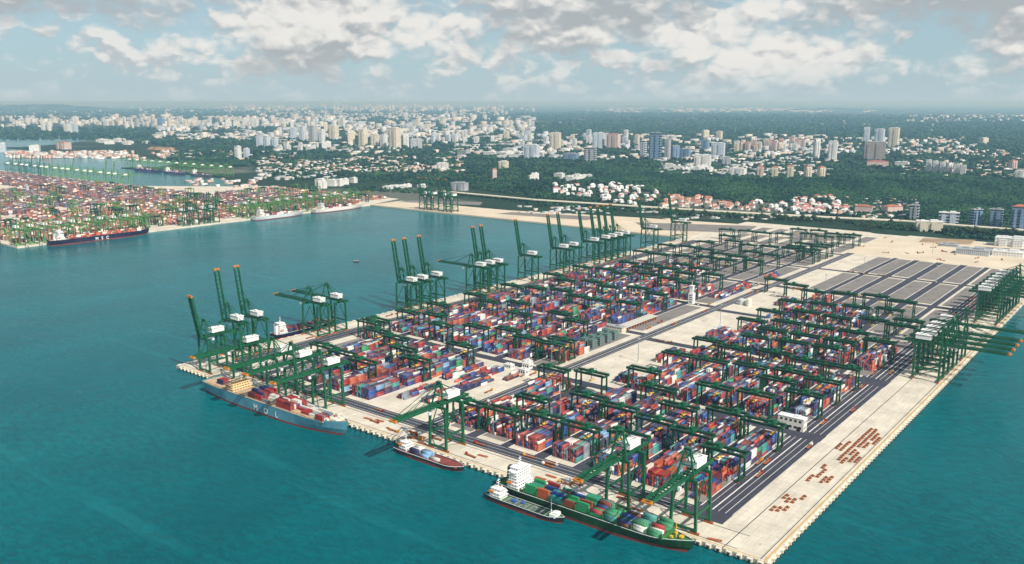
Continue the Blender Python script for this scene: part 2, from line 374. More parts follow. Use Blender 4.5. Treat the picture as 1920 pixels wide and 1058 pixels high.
# quay edge: rails, curb, fender blocks
rail = MB().box((-420, 6.5, DECK+.04), (800, .7, .12)).mesh('crane_rail', DARK)
for yy in (6.5, 32.5): inst(rail, 'crane_rail', pier, (0, yy-6.5, 0))
rail = MB().box((0, 745, DECK+.04), (.7, 1490, .12)).mesh('crane_rail', DARK)
for xx in (1.5, -29.5, XL+6, XL+36): inst(rail, 'crane_rail', pier, (xx, 0, 0))
kerb_y = MB().box((0, 0, .35), (1.0, 10.4, .7)).mesh('kerb', CREAMP); kerb_x = MB().box((0, 0, .35), (10.4, 1.0, .7)).mesh('kerb', CREAMP)
fm = MB().box((0, 0, -1.4), (2.6, 4.4, 2.8)).box((1.0, 0, -2.2), (1.2, 2.2, 3.0), 1).mesh('fender_block', [CREAMP, RUBBER])
k = 0
for i in range(110):
    y = 3+i*8.6
    inst(fm, 'fender_block', pier, (XR+1.0, y, DECK-.05))
    if i % 2 == 0: inst(kerb_y, 'kerb', pier, (XR-.6, y+4, DECK))
for i in range(94):
    x = XR-5-i*8.8
    inst(fm, 'fender_block', pier, (x, -1.0, DECK-.05), -math.pi/2)
    if i % 2 == 0: inst(kerb_x, 'kerb', pier, (x-4, .7, DECK))
for i in range(60): inst(fm, 'fender_block', pier, (XL-1.0, 6+i*13, DECK-.05), math.pi)
ye = MB(); ye.quad([(0, 0, 0), (1.0, 0, 0), (1.0, 1, 0), (0, 1, 0)]); yem = ye.mesh('edge_stripe', mat('edge_yellow', S(206, 160, 70), 0.7, 0.2, 0.3))
for loc, scl in (((XR-3.6, 0, DECK+.02), (1.2, 1480, 1)), ((-820, 2.6, DECK+.02), (820, 1.0, 1))):
    o = inst(yem, 'edge_stripe', pier, loc); o.scale = scl

# ------------------------------------------------------------------ hills
def hill(px, py, half_len, half_wid, H, name='hill', ang=None, mt=None):
    x, y, _ = at(px, py, LAND); u = _Rt if ang is None else Vector((math.cos(ang), math.sin(ang), 0))
    HILLS.append((x, y, u.x, u.y, half_len, half_wid, H))
    N, M = 40, 20; mb = MB(); vv = Vector((-u.y, u.x, 0))
    for j in range(M+1):
        for i in range(N+1):
            a = (i/N*2-1)*1.45; b_ = (j/M*2-1)*1.45
            X = x+u.x*a*half_len+vv.x*b_*half_wid; Y = y+u.y*a*half_len+vv.y*b_*half_wid
            q = H*math.exp(-2.2*(a*a+b_*b_))*(0.82+0.18*math.sin(a*9+px)*math.cos(b_*5+py)) + 0.04*H*math.sin(a*31+py)
            mb.v.append((X, Y, LAND-0.02*H-1+q))
    for j in range(M):
        for i in range(N): k = j*(N+1)+i; mb.f.append((k, k+1, k+N+2, k+N+1)); mb.mi.append(0)
    o = mb.build(name, mt or LMAT); tag(o, kind='structure')
    o.data.polygons.foreach_set('use_smooth', [True]*len(o.data.polygons))
_H = []
hill(1560, 352, 1100, 330, 38)
hill(1120, 322, 420, 200, 22)
hill(390, 292, 420, 160, 26)
hill(975, 234, 1100, 500, 95)
hill(720, 232, 1300, 500, 60)
hill(1250, 226, 5200, 900, 70)
hill(1750, 224, 4200, 900, 55)
hill(60, 209, 5500, 1500, 330); hill(-300, 208, 7000, 1800, 345)
hill(1560, 207, 5000, 1200, 120)

# ------------------------------------------------------------------ containers
PAL = [('red', S(164, 50, 46)), ('maroon', S(104, 44, 54)), ('orange', S(192, 92, 54)), ('navy blue', S(38, 44, 84)), ('blue', S(46, 78, 148)),
       ('purple blue', S(76, 64, 104)), ('white', S(226, 222, 212)), ('teal', S(60, 150, 142)), ('green', S(52, 150, 98)), ('grey', S(130, 136, 146)),
       ('pale blue', S(120, 160, 196)), ('rust brown', S(140, 72, 52))]
WR = np.array([.17, .12, .11, .14, .10, .09, .13, .03, .01, .05, .03, .02]); WL = np.array([.16, .14, .08, .12, .10, .12, .11, .04, .02, .05, .04, .02])
WW = np.array([.17, .07, .27, .06, .03, .04, .20, .03, .05, .05, .01, .02])
CL, CW_, CH = 12.0, 2.44, 2.75
def container_mesh(c):
    mb = MB(); L, W, H = CL, CW_, CH
    mb.box((0, 0, H/2), (L-.16, W-.16, H-.1))
    for sx in (-1, 1):
        for sy in (-1, 1): mb.box((sx*(L/2-.12), sy*(W/2-.12), H/2), (.24, .24, H))
    for sy in (-1, 1):
        mb.box((0, sy*(W/2-.07), H-.08), (L-.5, .14, .16)); mb.box((0, sy*(W/2-.07), .1), (L-.5, .14, .2))
        for i in range(9): mb.box((-L/2+1.4+i*1.15, sy*(W/2-.06), H/2), (.45, .07, H-.45))
    for i in (-.75, -.3, .3, .75): mb.box((L/2-.05, i, H/2), (.06, .06, H-.3), 1)
    return mb.mesh('container', [c, GREY])
CMESH = []
for nm, c in PAL:
    CMESH.append(container_mesh(mat('container_'+nm.replace(' ', '_'), c, 0.5, 0.2, 0.6, c2=tuple(x*0.72 for x in c))))
SHIPBOX = []       # (x,y,z,rz,colour,where)
def vnoise(a, b, seed):   # cheap smooth lattice noise
    def h(i, j): return np.modf(np.abs(np.sin(i*127.1+j*311.7+seed*74.7)*43758.5453))[0]
    i, j = math.floor(a), math.floor(b); u, v = a-i, b-j; u = u*u*(3-2*u); v = v*v*(3-2*v)
    return (h(i, j)*(1-u)+h(i+1, j)*u)*(1-v)+(h(i, j+1)*(1-u)+h(i+1, j+1)*u)*v
BOXES = []         # x,y,z,colour,jitter,exposed score
def fill(xc, y0, y1, rows, w_, dens, maxt, seed, along='y', xa=None):
    """stack containers over one block; bays along its length, rows across"""
    nb = int((y1-y0)/13.1)
    for b_ in range(nb):
        gap = vnoise(b_*.7, seed, 3+seed)
        for r_ in range(rows):
            g_ = vnoise(b_*.55+seed*3, r_*.35, 9)
            hgt = dens*(0.35+1.05*g_)*maxt + random.uniform(-1, .9)
            n_ = int(max(0, min(maxt, round(hgt))))
            if gap < .09: n_ = min(n_, random.choice((0, 0, 1)))
            if r_ == 0 or random.random() < .6: cl = int(rng.choice(len(PAL), p=w_))
            for t_ in range(n_):
                if random.random() < .4: cl = int(rng.choice(len(PAL), p=w_))
                q = ((r_-(rows-1)/2)*2.75, y0+6.5+b_*13.1+random.uniform(-.3, .3))
                if along == 'y': BOXES.append((xc+q[0], q[1], DECK+.03+t_*CH, math.pi/2, cl, t_ == n_-1))
                else: BOXES.append((q[1], xc+q[0], DECK+.03+t_*CH, 0, cl, t_ == n_-1))
DENS_R = {0: 1.02, 1: 1.02, 2: .95, 3: .8}
for xc in COLS_R:
    for k in range(4):
        s0, s1 = SEG_R[k]
        if xc == -369 and k > 0: continue
        if xc == -322 and k in (1, 2, 3):
            for y0, y1 in {1: ((312, 340), (418, 474)), 2: ((556, 622),), 3: ((850, 900),)}[k]: fill(xc+6 if k < 3 else xc, y0, y1, 7, WR, 1.15, 4, y0)
            continue
        a0, a1 = s0+6, s1-5; dn = DENS_R[k]+.08
        if k == 0 and xc in (-369, -322): a0 += 8
        if k == 0 and xc == -369: dn = .75
        if k == 3: a1 = {-278: 960, -231: 900, -182: 880}.get(xc, 0); a0 += 6; dn = .72
        if k == 3 and xc in (-134, -90): continue
        if k == 2 and xc in (-134,): a1 = 668
        if k == 2 and xc in (-90,): a1 = 690; a0 = 560
        if xc == -90 and k == 1: a0 = 318
        if xc == -90 and k == 0: a1 = 256
        fill(xc, a0, a1, 8 if xc == -90 else 11, WR, dn, 5, xc+k*17)
for xc in COLS_L:
    for k in range(4):
        s0, s1 = SEG_L[k]
        if k == 0 and xc > -532: continue
        a0, a1 = s0+6, s1-5; dn = (1.12, 1.05, 1.0, .95)[k]
        if xc == -724 and k == 0: a0 = 250; a1 = 272
        if xc == -676 and k == 0: a0 = 120
        if xc == -440 and k == 1: a0 = 340; a1 = 412
        if xc == -440 and k >= 2: continue
        if k == 3: a1 = {-724: 990, -676: 990, -628: 980, -580: 960, -532: 920, -484: 900}[xc]
        fill(xc, a0, a1, 11, WL, dn, 5, xc+k*31)
for xc, y0, y1, rw in ((-490, 92, 165, 5), (-455, 100, 225, 6), (-474, 180, 268, 8), (-436, 225, 262, 3), (-500, 180, 262, 3), (-437, 840, 990, 9), (-437, 1080, 1120, 6), (-676, 1034, 1130, 10), (-628, 1034, 1150, 10), (-580, 1034, 1110, 9), (-724, 1034, 1080, 10)): fill(xc, y0, y1, rw, WR, .62, 3, xc)
# western terminal
for i in range(9):
    for j, (y0, y1) in enumerate(((322, 500), (530, 700), (735, 900), (930, 1110), (1135, 1290))):
        xc = -2130-i*62
        fill(xc, y0, y1, 15, WW if j < 4 else WL, .78, 5, i*7+j)
for i in range(11): fill(-2110-i*62, 1310, 1455, 16, WL if i > 3 else np.array([.6, .2, .02, .03, .03, .03, .06, .01, 0, .02, 0, 0]), .9, 5, i*3)
for i in range(11): fill(-2160-i*62, 1480, 1640, 14, WW, .7, 4, i*11)
for i in range(12):
    for (y0, y1) in ((540, 720), (760, 930), (960, 1110), (1130, 1270)): fill(-2740-i*70, y0, y1, 16, WL, .9, 5, i*5+y0)
for i in range(14): fill(-3620-i*66, 980, 1250, 14, WL, .9, 5, i*5)

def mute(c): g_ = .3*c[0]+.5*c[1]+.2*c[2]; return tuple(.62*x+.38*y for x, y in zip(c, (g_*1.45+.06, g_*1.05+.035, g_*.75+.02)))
def jit(c):
    k_ = random.uniform(.7, 1.12); f_ = random.uniform(.02, .26); g_ = sum(c)/3*1.1+.02      # sun-bleached to a different degree each
    return tuple(min(1, (x*(1-f_)+g_*f_)*k_) for x in c)

# ------------------------------------------------------------------ yard gantry cranes
def make_gantry():
    root = empty('yard_gantry_crane')
    for sx in (-1, 1):
        for sy in (-1, 1):
            MB().bar((sx*18.6, sy*6.2, 1.6), (sx*18.6, sy*5.2, 25), 1.8, 1.5).build('leg', GREEN2, root)
        MB().box((sx*18.6, 0, 1.9), (1.5, 17, 1.5)).build('sill_beam', GREEN2, root)
        MB().box((sx*18.6, 0, 24.2), (1.2, 10, 1.3)).build('end_tie', GREEN2, root)
        for sy in (-1, 1): MB().box((sx*18.6, sy*7, .7), (1.2, 3.2, 1.3)).build('bogie', RUST, root)
        MB().bar((sx*18.6, -5.9, 3), (sx*18.6, 0, 13), .5).bar((sx*18.6, 5.9, 3), (sx*18.6, 0, 13), .5).bar((sx*18.6, -5.6, 13), (sx*18.6, 5.6, 13), .8).build('brace', GREEN2, root)
    for sy in (-1, 1): MB().box((0, sy*5.2, 26.2), (44.5, 1.7, 2.5)).box((0, sy*6.6, 27.6), (43, .9, .25)).bar((-21.5, sy*7.0, 28.6), (21.5, sy*7.0, 28.6), .16).build('girder', GREEN2, root)
    for sx in (-1, 1): MB().box((sx*21.6, 0, 26.2), (1.2, 8.6, 1.8)).build('girder_tie', GREEN2, root)
    tr = MB().box((0, 0, 28.3), (8, 12.5, .8)).box((-1.2, 1.2, 30), (4.2, 5.6, 2.6)).box((2.4, -3.4, 29.6), (2.2, 3.4, 1.8)).bar((-3.6, -5.8, 28.7), (-3.6, -5.8, 31.5), .25).bar((3.6, 5.8, 28.7), (3.6, 5.8, 31.5), .25).bar((-3.6, -5.8, 31.4), (3.6, 5.8, 31.4), .25).build('trolley', GREEN, root)
    MB().box((4.6, 3.2, 23.6), (2.2, 2.0, 2.4)).build('operator_cab', WHITE, tr)
    MB().box((0, 0, 17.0), (2.4, 12.0, .7)).box((0, 0, 17.8), (1.6, 4, .9)).build('spreader', YELLOW, tr)
    MB().bar((0, 0, 17.9), (0, 0, 28), .5).build('hoist_rope', DARK, tr)
    return root
GR_R = [(-369, 239), (-322, 253), (-278, 393), (-231, 394), (-231, 467), (-278, 626), (-278, 304), (-231, 538), (-182, 403), (-369, 948), (-322, 922), (-278, 890), (-231, 905),
        (-182, 919), (-134, 903), (-278, 790), (-231, 803), (-182, 816), (-134, 830), (-182, 725), (-231, 649), (-182, 649), (-134, 651), (-90, 622), (-134, 548), (-90, 771), (-90, 733),
        (-369, 80), (-322, 84), (-278, 97), (-231, 96), (-278, 180), (-231, 254), (-182, 213), (-134, 230), (-90, 223), (-134, 152), (-134, 306), (-182, 108), (-182, 300),
        (-134, 412), (-90, 400), (-90, 470), (-134, 470), (-182, 545), (-182, 480), (-231, 590), (-278, 480), (-182, 590), (-134, 590), (-134, 370), (-182, 160), (-90, 340), (-278, 700), (-231, 730), (-134, 745), (-90, 130), (-322, 135), (-231, 170)]
GR_L = [(-676, 474), (-628, 499), (-532, 481), (-484, 455), (-580, 337), (-532, 353), (-484, 335), (-440, 331), (-440, 356), (-532, 248), (-724, 257), (-724, 275), (-724, 339), (-724, 408),
        (-628, 312), (-628, 219), (-580, 187), (-628, 123), (-580, 114), (-532, 163), (-676, 129), (-676, 230), (-724, 1066), (-676, 1278), (-724, 500), (-676, 350), (-580, 440),
        (-724, 600), (-676, 610), (-628, 622), (-580, 600), (-532, 596), (-484, 610), (-676, 700), (-628, 720), (-580, 700), (-532, 724), (-484, 700), (-724, 730),
        (-724, 830), (-676, 840), (-628, 822), (-580, 850), (-532, 834), (-484, 815), (-676, 930), (-628, 940), (-580, 925), (-532, 960), (-484, 920), (-580, 980), (-532, 900), (-628, 900),
        (-676, 1060), (-628, 1075), (-580, 1090), (-532, 1085), (-532, 1140), (-580, 1150), (-484, 1110), (-484, 1200), (-532, 1215), (-628, 1180), (-676, 1190), (-580, 1300), (-532, 1310), (-484, 1320), (-484, 1350),
        (-440, 1290), (-440, 1325), (-440, 1375), (-484, 1400), (-440, 1410), (-628, 1330), (-724, 1180), (-676, 1400), (-724, 1500), (-676, 1510), (-628, 1505), (-580, 1520), (-532, 1560), (-484, 1540), (-484, 1600), (-440, 1560), (-440, 1610), (-580, 1620), (-532, 1630)]
g0 = make_gantry(); first = True
def place_gantries(lst, cols, side):
    global first
    for ci, xc in enumerate(cols):
        ys = sorted(y for x, y in lst if x == xc)
        for k, y in enumerate(ys):
            o = g0 if first else copy_tree(g0); first = False
            o.location = (xc, y, DECK+.06)
            for ch in o.children:
                if base(ch.name) == 'trolley': ch.location.x = random.uniform(-12, 12)
            n_ = ORD[len(cols)-1-ci] if side == 'right' else ORD[ci]
            quay = 'right quay' if side == 'right' else 'left quay'
            tag(o, f'green yard gantry crane, {ORD[k]} from the front road, over {n_} block from {quay}', 'gantry crane', 'yard gantry cranes over the container blocks')
place_gantries(GR_R, COLS_R, 'right'); place_gantries(GR_L, COLS_L, 'left')

# ------------------------------------------------------------------ quay cranes; local +x is seaward, origin on the waterside rail
def make_quay_crane(G, O, up, back=20, HB=46.0):
    root = empty('quay_crane'); W = 11.5; a = R(80) if up else 0.0
    for x in (0, -G):
        for s_ in (-1, 1):
            MB().bar((x, s_*W, 2.4), (x, s_*(W-1.2), HB), 2.1, 2.3).build('leg', GREEN, root)
            MB().box((x, s_*(W-1), 1.1), (1.8, 8.5, 2.0)).build('bogie', RUST, root)
        MB().box((x, 0, 3.6), (1.6, 2*W+1.6, 2.0)).build('sill_beam', GREEN, root)
        MB().box((x, 0, HB+.2), (2.0, 2*W, 2.4)).build('cross_beam', GREEN, root)
    for s_ in (-1, 1):
        MB().bar((0, s_*(W-.4), 17), (-G, s_*(W-.4), 17), 1.3, 2.0).build('portal_beam', GREEN, root)
        MB().bar((0, s_*(W-.5), 18), (-G*.5, s_*(W-.9), HB-1), .8).bar((-G, s_*(W-.5), 18), (-G*.5, s_*(W-.9), HB-1), .8).bar((-G, s_*(W-.4), 5), (0, s_*(W-.4), 17), .7).build('brace', GREEN, root)
    gd = MB()
    xb = -(G+back)
    for s_ in (-1, 1):
        gd.bar((4, s_*3.4, HB+2.8), (xb, s_*3.4, HB+2.8), 1.4, 2.6).bar((2, s_*5.0, HB+4.4), (xb, s_*5.0, HB+4.4), .15)
        gd.box(((xb+2)/2, s_*5.0, HB+2.6), (-xb, 1.0, .2))
    for i in range(9): gd.bar((2+(xb-2)*i/8, -3.4, HB+2.8), (2+(xb-2)*i/8, 3.4, HB+2.8), .8, 1.2)
    gd.build('girder', GREEN, root)
    # boom about its hinge
    hx, hz_ = 4.2, HB+2.8; L = O-hx
    P = lambda s, y, h=0: (hx+s*math.cos(a)-h*math.sin(a), y, hz_+s*math.sin(a)+h*math.cos(a))
    bm_ = MB()
    for s_ in (-1, 1):
        bm_.bar(P(0, s_*3.2), P(L, s_*3.2), 1.6, 2.5); bm_.bar(P(0, s_*3.2, 2.6), P(L*.97, s_*3.2, 1.9), .4)
        nn = 14
        for i in range(nn): bm_.bar(P(L*i/nn, s_*3.2, 1), P(L*(i+.5)/nn, s_*3.2, 2.4), .25).bar(P(L*(i+.5)/nn, s_*3.2, 2.4), P(L*(i+1)/nn, s_*3.2, 1), .25)
    for i in range(12): bm_.bar(P(L*i/11, -3.2), P(L*i/11, 3.2), .8, 1.0)
    bo = bm_.build('boom', GREEN, root)
    tp = MB()
    for s_ in (-1, 1): tp.bar(P(L, s_*3.2), P(L+3.2, s_*3.2), 1.5, 2.4)
    tp.bar(P(L+3, -4.6), P(L+3, 4.6), 1.4, 1.2).bar(P(L+1.6, -4.4, 1.6), P(L+1.6, 4.4, 1.6), .5).build('boom_tip', ORANGE, bo)
    ax, az = -3.0, HB+25
    fr = MB()
    for s_ in (-1, 1):
        fr.bar((0, s_*8, HB+1), (ax, s_*2.4, az), 1.3, 1.5).bar((-G*.62, s_*3.4, HB+4), (ax, s_*2.2, az), .9)
        fr.bar((-1.3, s_*5.6, HB+12), (-G*.4, s_*3, HB+10), .5)
    fr.bar((ax, -3.4, az), (ax, 3.4, az), 1.6, 1.4).bar((-1.3, -5.4, HB+12), (-1.3, 5.4, HB+12), .9).box((ax, 0, az+1.6), (3.4, 5.5, .3)).bar((ax, 0, az+1.6), (ax, 0, az+5), .2)
    fr.build('apex_frame', GREEN, root)
    st = MB()
    for s_ in (-1, 1):
        st.bar((ax, s_*2.4, az), (xb+3, s_*3.4, HB+4), .5)
        if not up:
            for q in (.48, .93): st.bar((ax, s_*2.4, az), P(L*q, s_*3.2, 2), .45)
        else: st.bar((ax, s_*2.4, az), P(L*.30, s_*3.2, 0), .45).bar((ax, s_*2.4, az), P(L*.55, s_*3.2, 0), .4)
    st.build('stay', GREEN, root)
    hs = MB().box((-G*.78, 0, HB+8.6), (18, 9.6, 4.8)).build('machinery_house', WHITE, root)
    MB().box((-G*.78, 0, HB+12.0), (19, 10.6, .6)).box((-G*.78-4, 2, HB+12.8), (3, 2.4, 1.2)).box((-G*.78+4, -2, HB+12.7), (2.4, 2.4, 1.0)).build('roof', WHITE, hs)
    tx = 10 if not up else -4
    MB().box((tx if not up else -8, 0, HB+.4), (6, 7.4, 1.6)).build('trolley', GREY, root)
    MB().box((tx+4.2 if not up else -13, 2.6, HB-2.4), (2.6, 2.4, 2.8)).build('operator_cab', WHITE, root)
    zs = MB()
    for i in range(9):
        y0, y1 = (-1.6, 1.6) if i % 2 else (1.6, -1.6); zs.bar((-G-1.8, W-2+y0, 5+i*4.6), (-G-1.8, W-2+y1, 9.6+i*4.6), .7, .3)
    zs.bar((-G-1.8, W-4, 4), (-G-1.8, W-4, HB), .3).bar((-G-1.8, W, 4), (-G-1.8, W, HB), .3).build('stair', GREEN, root)
    return root
VAR = {}
def crane(kind, loc, rz, label, group, G, O, up, back=18, HB=46.0):
    k = (G, O, up, back, HB)
    if k not in VAR: o = VAR[k] = make_quay_crane(*k)
    else: o = copy_tree(VAR[k])
    o.location = loc; o.rotation_euler = (0, 0, rz); tag(o, label, 'quay crane', group); return o
FG = 'quay cranes along the front quay'
F_ = -math.pi/2
crane('f', (-768, 6.5, DECK), F_, 'green quay crane with raised boom alone at the left tip of the front quay', FG, 26, 60, True)
for x, lb in ((-692, 'leftmost of the four cranes with lowered booms at the blue-hulled ship'), (-622, 'second from left of the four lowered-boom cranes at the blue-hulled ship'),
              (-586, 'third from left of the four lowered-boom cranes at the blue-hulled ship'), (-535, 'rightmost of the four lowered-boom cranes at the blue-hulled ship')):
    crane('f', (x, 6.5, DECK), F_, 'green quay crane, '+lb, FG, 26, 60, False)
crane('f', (-347, 6.5, DECK), F_, 'lone green quay crane with lowered boom above the barge mid front quay', FG, 26, 60, False)
crane('f', (-132, 6.5, DECK), F_, 'green quay crane over the green container ship, left of the pair', FG, 26, 60, False)
crane('f', (-68, 6.5, DECK), F_, 'green quay crane over the green container ship, right one nearest the corner', FG, 26, 60, False)
LGp = 'quay cranes along the left quay'
for i, (y, up) in enumerate([(78, 1), (110, 1), (222, 0), (256, 0), (420, 1), (446, 1), (482, 1), (600, 0), (626, 1), (650, 1), (757, 1), (866, 1), (902, 1), (982, 1), (1028, 1), (1056, 1), (1082, 1), (1112, 1), (1240, 1), (1390, 1)]):
    crane('l', (XL+6, y, DECK), math.pi, f'green quay crane on the left quay, boom {"raised" if up else "lowered"}, {ORD[i]} counting from the near tip', LGp, 34, 78 if not up else 72, bool(up), 16, 48.0)
RGp = 'quay cranes along the right quay'
for i, y in enumerate([572, 598, 624, 650, 700]):
    crane('r', (1.5, y, DECK), 0, f'green quay crane in near cluster on the right quay, {ORD[i]} counting away from the viewer', RGp, 31, 72, False, 16)
for i, y in enumerate([950, 975, 1002, 1030, 1060, 1090, 1125]):
    crane('r', (1.5, y, DECK), 0, f'green quay crane in far cluster on the right quay, {ORD[i]} counting away from the viewer', RGp, 31, 72, False, 16)
for i, x in enumerate((-1800, -1765, -1712, -1678)):
    crane('b', (x, 1474, DECK), F_, f'green quay crane with raised boom across the basin, {ORD[i]} from left of four', 'quay cranes across the basin', 31, 62, True, 14)
# western terminal cranes: same make seen far off, one mesh each
def far_crane(up):
    mb = MB(); G, O, W, HB = 28, 58, 11, 40; a = R(80) if up else 0
    for x in (0, -G):
        for s_ in (-1, 1): mb.bar((x, s_*W, 0), (x, s_*W, HB), 2)
        mb.bar((x, -W, HB), (x, W, HB), 2); mb.bar((x, -W, 3), (x, W, 3), 2)
    for s_ in (-1, 1):
        mb.bar((0, s_*W, 15), (-G, s_*W, 15), 1.6); mb.bar((3, s_*3, HB+2), (-G-16, s_*3, HB+2), 1.8); mb.bar((0, s_*W, 16), (-G, s_*W, HB), .9)
        mb.bar((4, s_*3, HB+2), (4+(O-4)*math.cos(a), s_*3, HB+2+(O-4)*math.sin(a)), 1.9)
        mb.bar((0, s_*7, HB), (-3, s_*2, HB+22), 1.6); mb.bar((-3, s_*2, HB+22), (-G-12, s_*3, HB+3), .8)
        if not up: mb.bar((-3, s_*2, HB+22), (O*.7, s_*3, HB+3), .8)
    mb.box((-G*.7, 0, HB+7), (15, 10, 6), 1)
    return mb
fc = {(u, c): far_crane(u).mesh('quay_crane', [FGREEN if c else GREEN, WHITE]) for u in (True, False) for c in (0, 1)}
WGp = 'far quay cranes of the western terminal'
def fcr(x, y, rz, up, c, label, group=WGp):
    o = inst(fc[(up, c)], 'quay_crane', None, (x, y, DECK-.25), rz); tag(o, label, 'quay crane', group)
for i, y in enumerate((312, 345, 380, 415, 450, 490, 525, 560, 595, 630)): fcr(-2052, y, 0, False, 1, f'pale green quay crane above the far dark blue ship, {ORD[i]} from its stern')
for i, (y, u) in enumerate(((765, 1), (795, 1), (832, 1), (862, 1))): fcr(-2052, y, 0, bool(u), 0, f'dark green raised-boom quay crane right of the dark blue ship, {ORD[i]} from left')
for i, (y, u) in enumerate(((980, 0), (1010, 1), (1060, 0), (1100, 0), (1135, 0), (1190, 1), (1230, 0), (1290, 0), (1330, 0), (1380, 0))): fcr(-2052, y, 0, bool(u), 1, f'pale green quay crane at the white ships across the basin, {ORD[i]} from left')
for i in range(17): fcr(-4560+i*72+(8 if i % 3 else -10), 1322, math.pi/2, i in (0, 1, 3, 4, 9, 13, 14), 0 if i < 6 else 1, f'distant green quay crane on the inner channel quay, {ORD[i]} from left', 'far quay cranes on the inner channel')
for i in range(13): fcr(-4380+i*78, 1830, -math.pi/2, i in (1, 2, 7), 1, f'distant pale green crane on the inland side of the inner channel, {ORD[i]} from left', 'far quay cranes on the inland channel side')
gm_far = MB()
for sx in (-1, 1):
    for sy in (-1, 1): gm_far.bar((sx*13, sy*5, 0), (sx*13, sy*5, 21), 1.6)
    gm_far.bar((sx*13, -6, 1), (sx*13, 6, 1), 1.4); gm_far.bar((-15, sx*4.5, 22), (15, sx*4.5, 22), 1.8)
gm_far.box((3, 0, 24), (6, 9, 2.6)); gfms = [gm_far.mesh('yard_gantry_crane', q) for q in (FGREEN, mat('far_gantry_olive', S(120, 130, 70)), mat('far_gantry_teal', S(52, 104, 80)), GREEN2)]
for i in range(150):
    if i < 115: x, y = -2130-random.randrange(9)*62, random.choice((random.uniform(330, 1000), random.uniform(1000, 1640)))
    else: x, y = -2740-random.randrange(10)*70, random.uniform(560, 1250)
    o = inst(random.choice(gfms), 'yard_gantry_crane', None, (x, y, DECK)); o.scale = (1.5, 1.2, 1.2); tag(o, 'small pale gantry crane among containers of the far western terminal', 'gantry crane', 'far gantry cranes of the western terminal')

# ------------------------------------------------------------------ ships; local +x is the bow, origin amidships on the waterline
def hull_shape(L, B, D, sheer=2.5, rake=8.0, transom=.8):
    N = 34; rows = []
    for i in range(N+1):
        u = i/N
        s_ = transom+(1-transom)*min(1, u/.14)**.6
        e = max(0, (u-.74)/.26); bd = B/2*s_*max(.015, 1-e**2.4)
        e2 = max(0, (u-.62)/.38); bw = B/2*(s_*.55+.45*min(1, u/.25)**.7*s_)*max(.012, 1-e2**1.7)
        xb = -L/2+L*u; zd = D+sheer*max(0, (u-.86)/.14)**.8+.6*max(0, (.1-u)/.1)
        xf = rake*max(0, (u-.8)/.2)**2
        rows.append(((xb-xf*.55-rake*.45*max(0, (u-.8)/.2), bw, -2.0), (xb-xf*.4-rake*.3*max(0, (u-.8)/.2), bw+(bd-bw)*.12, 2.2), (xb-xf*.2, bw+(bd-bw)*.6, D*.55), (xb, bd, zd), (xb, bd, zd+1.1)))
    return rows
def strip(mb, rows, a, b_):
    for i in range(len(rows)-1):
        for s_ in (1, -1):
            q = [(rows[i][a], s_), (rows[i+1][a], s_), (rows[i+1][b_], s_), (rows[i][b_], s_)]
            if s_ > 0: q = q[::-1]
            mb.quad([(p_[0], p_[1]*sg, p_[2]) for p_, sg in q])
    r0 = rows[0]; mb.quad([(r0[a][0], -r0[a][1], r0[a][2]), (r0[a][0], r0[a][1], r0[a][2]), (r0[b_][0], r0[b_][1], r0[b_][2]), (r0[b_][0], -r0[b_][1], r0[b_][2])][::-1])
def make_ship(name, loc, rz, L, B, D, hullm, bootm, deckm, label, cat='ship', group=None, sheer=2.5, transom=.8):
    root = empty(name, loc, rz); tag(root, label, cat, group); rows = hull_shape(L, B, D, sheer, L*.035, transom)
    h = MB(); strip(h, rows, 1, 2); strip(h, rows, 2, 3); strip(h, rows, 3, 4); h.build('hull', hullm, root)
    h = MB(); strip(h, rows, 0, 1); h.build('boot_stripe', bootm, root)
    h = MB()
    for i in range(len(rows)-1):
        a, c = rows[i][3], rows[i+1][3]; h.quad([(a[0], -a[1]*.99, a[2]), (c[0], -c[1]*.99, c[2]), (c[0], c[1]*.99, c[2]), (a[0], a[1]*.99, a[2])])
    h.build('deck', deckm, root)
    r = MB()
    for i in range(0, len(rows)-1):
        for s_ in (-1, 1): r.bar((rows[i][4][0], s_*rows[i][4][1], rows[i][4][2]), (rows[i+1][4][0], s_*rows[i+1][4][1], rows[i+1][4][2]), .35, .3)
    r.build('bulwark_rail', WHITE if L < 220 else hullm, root)
    return root, rows
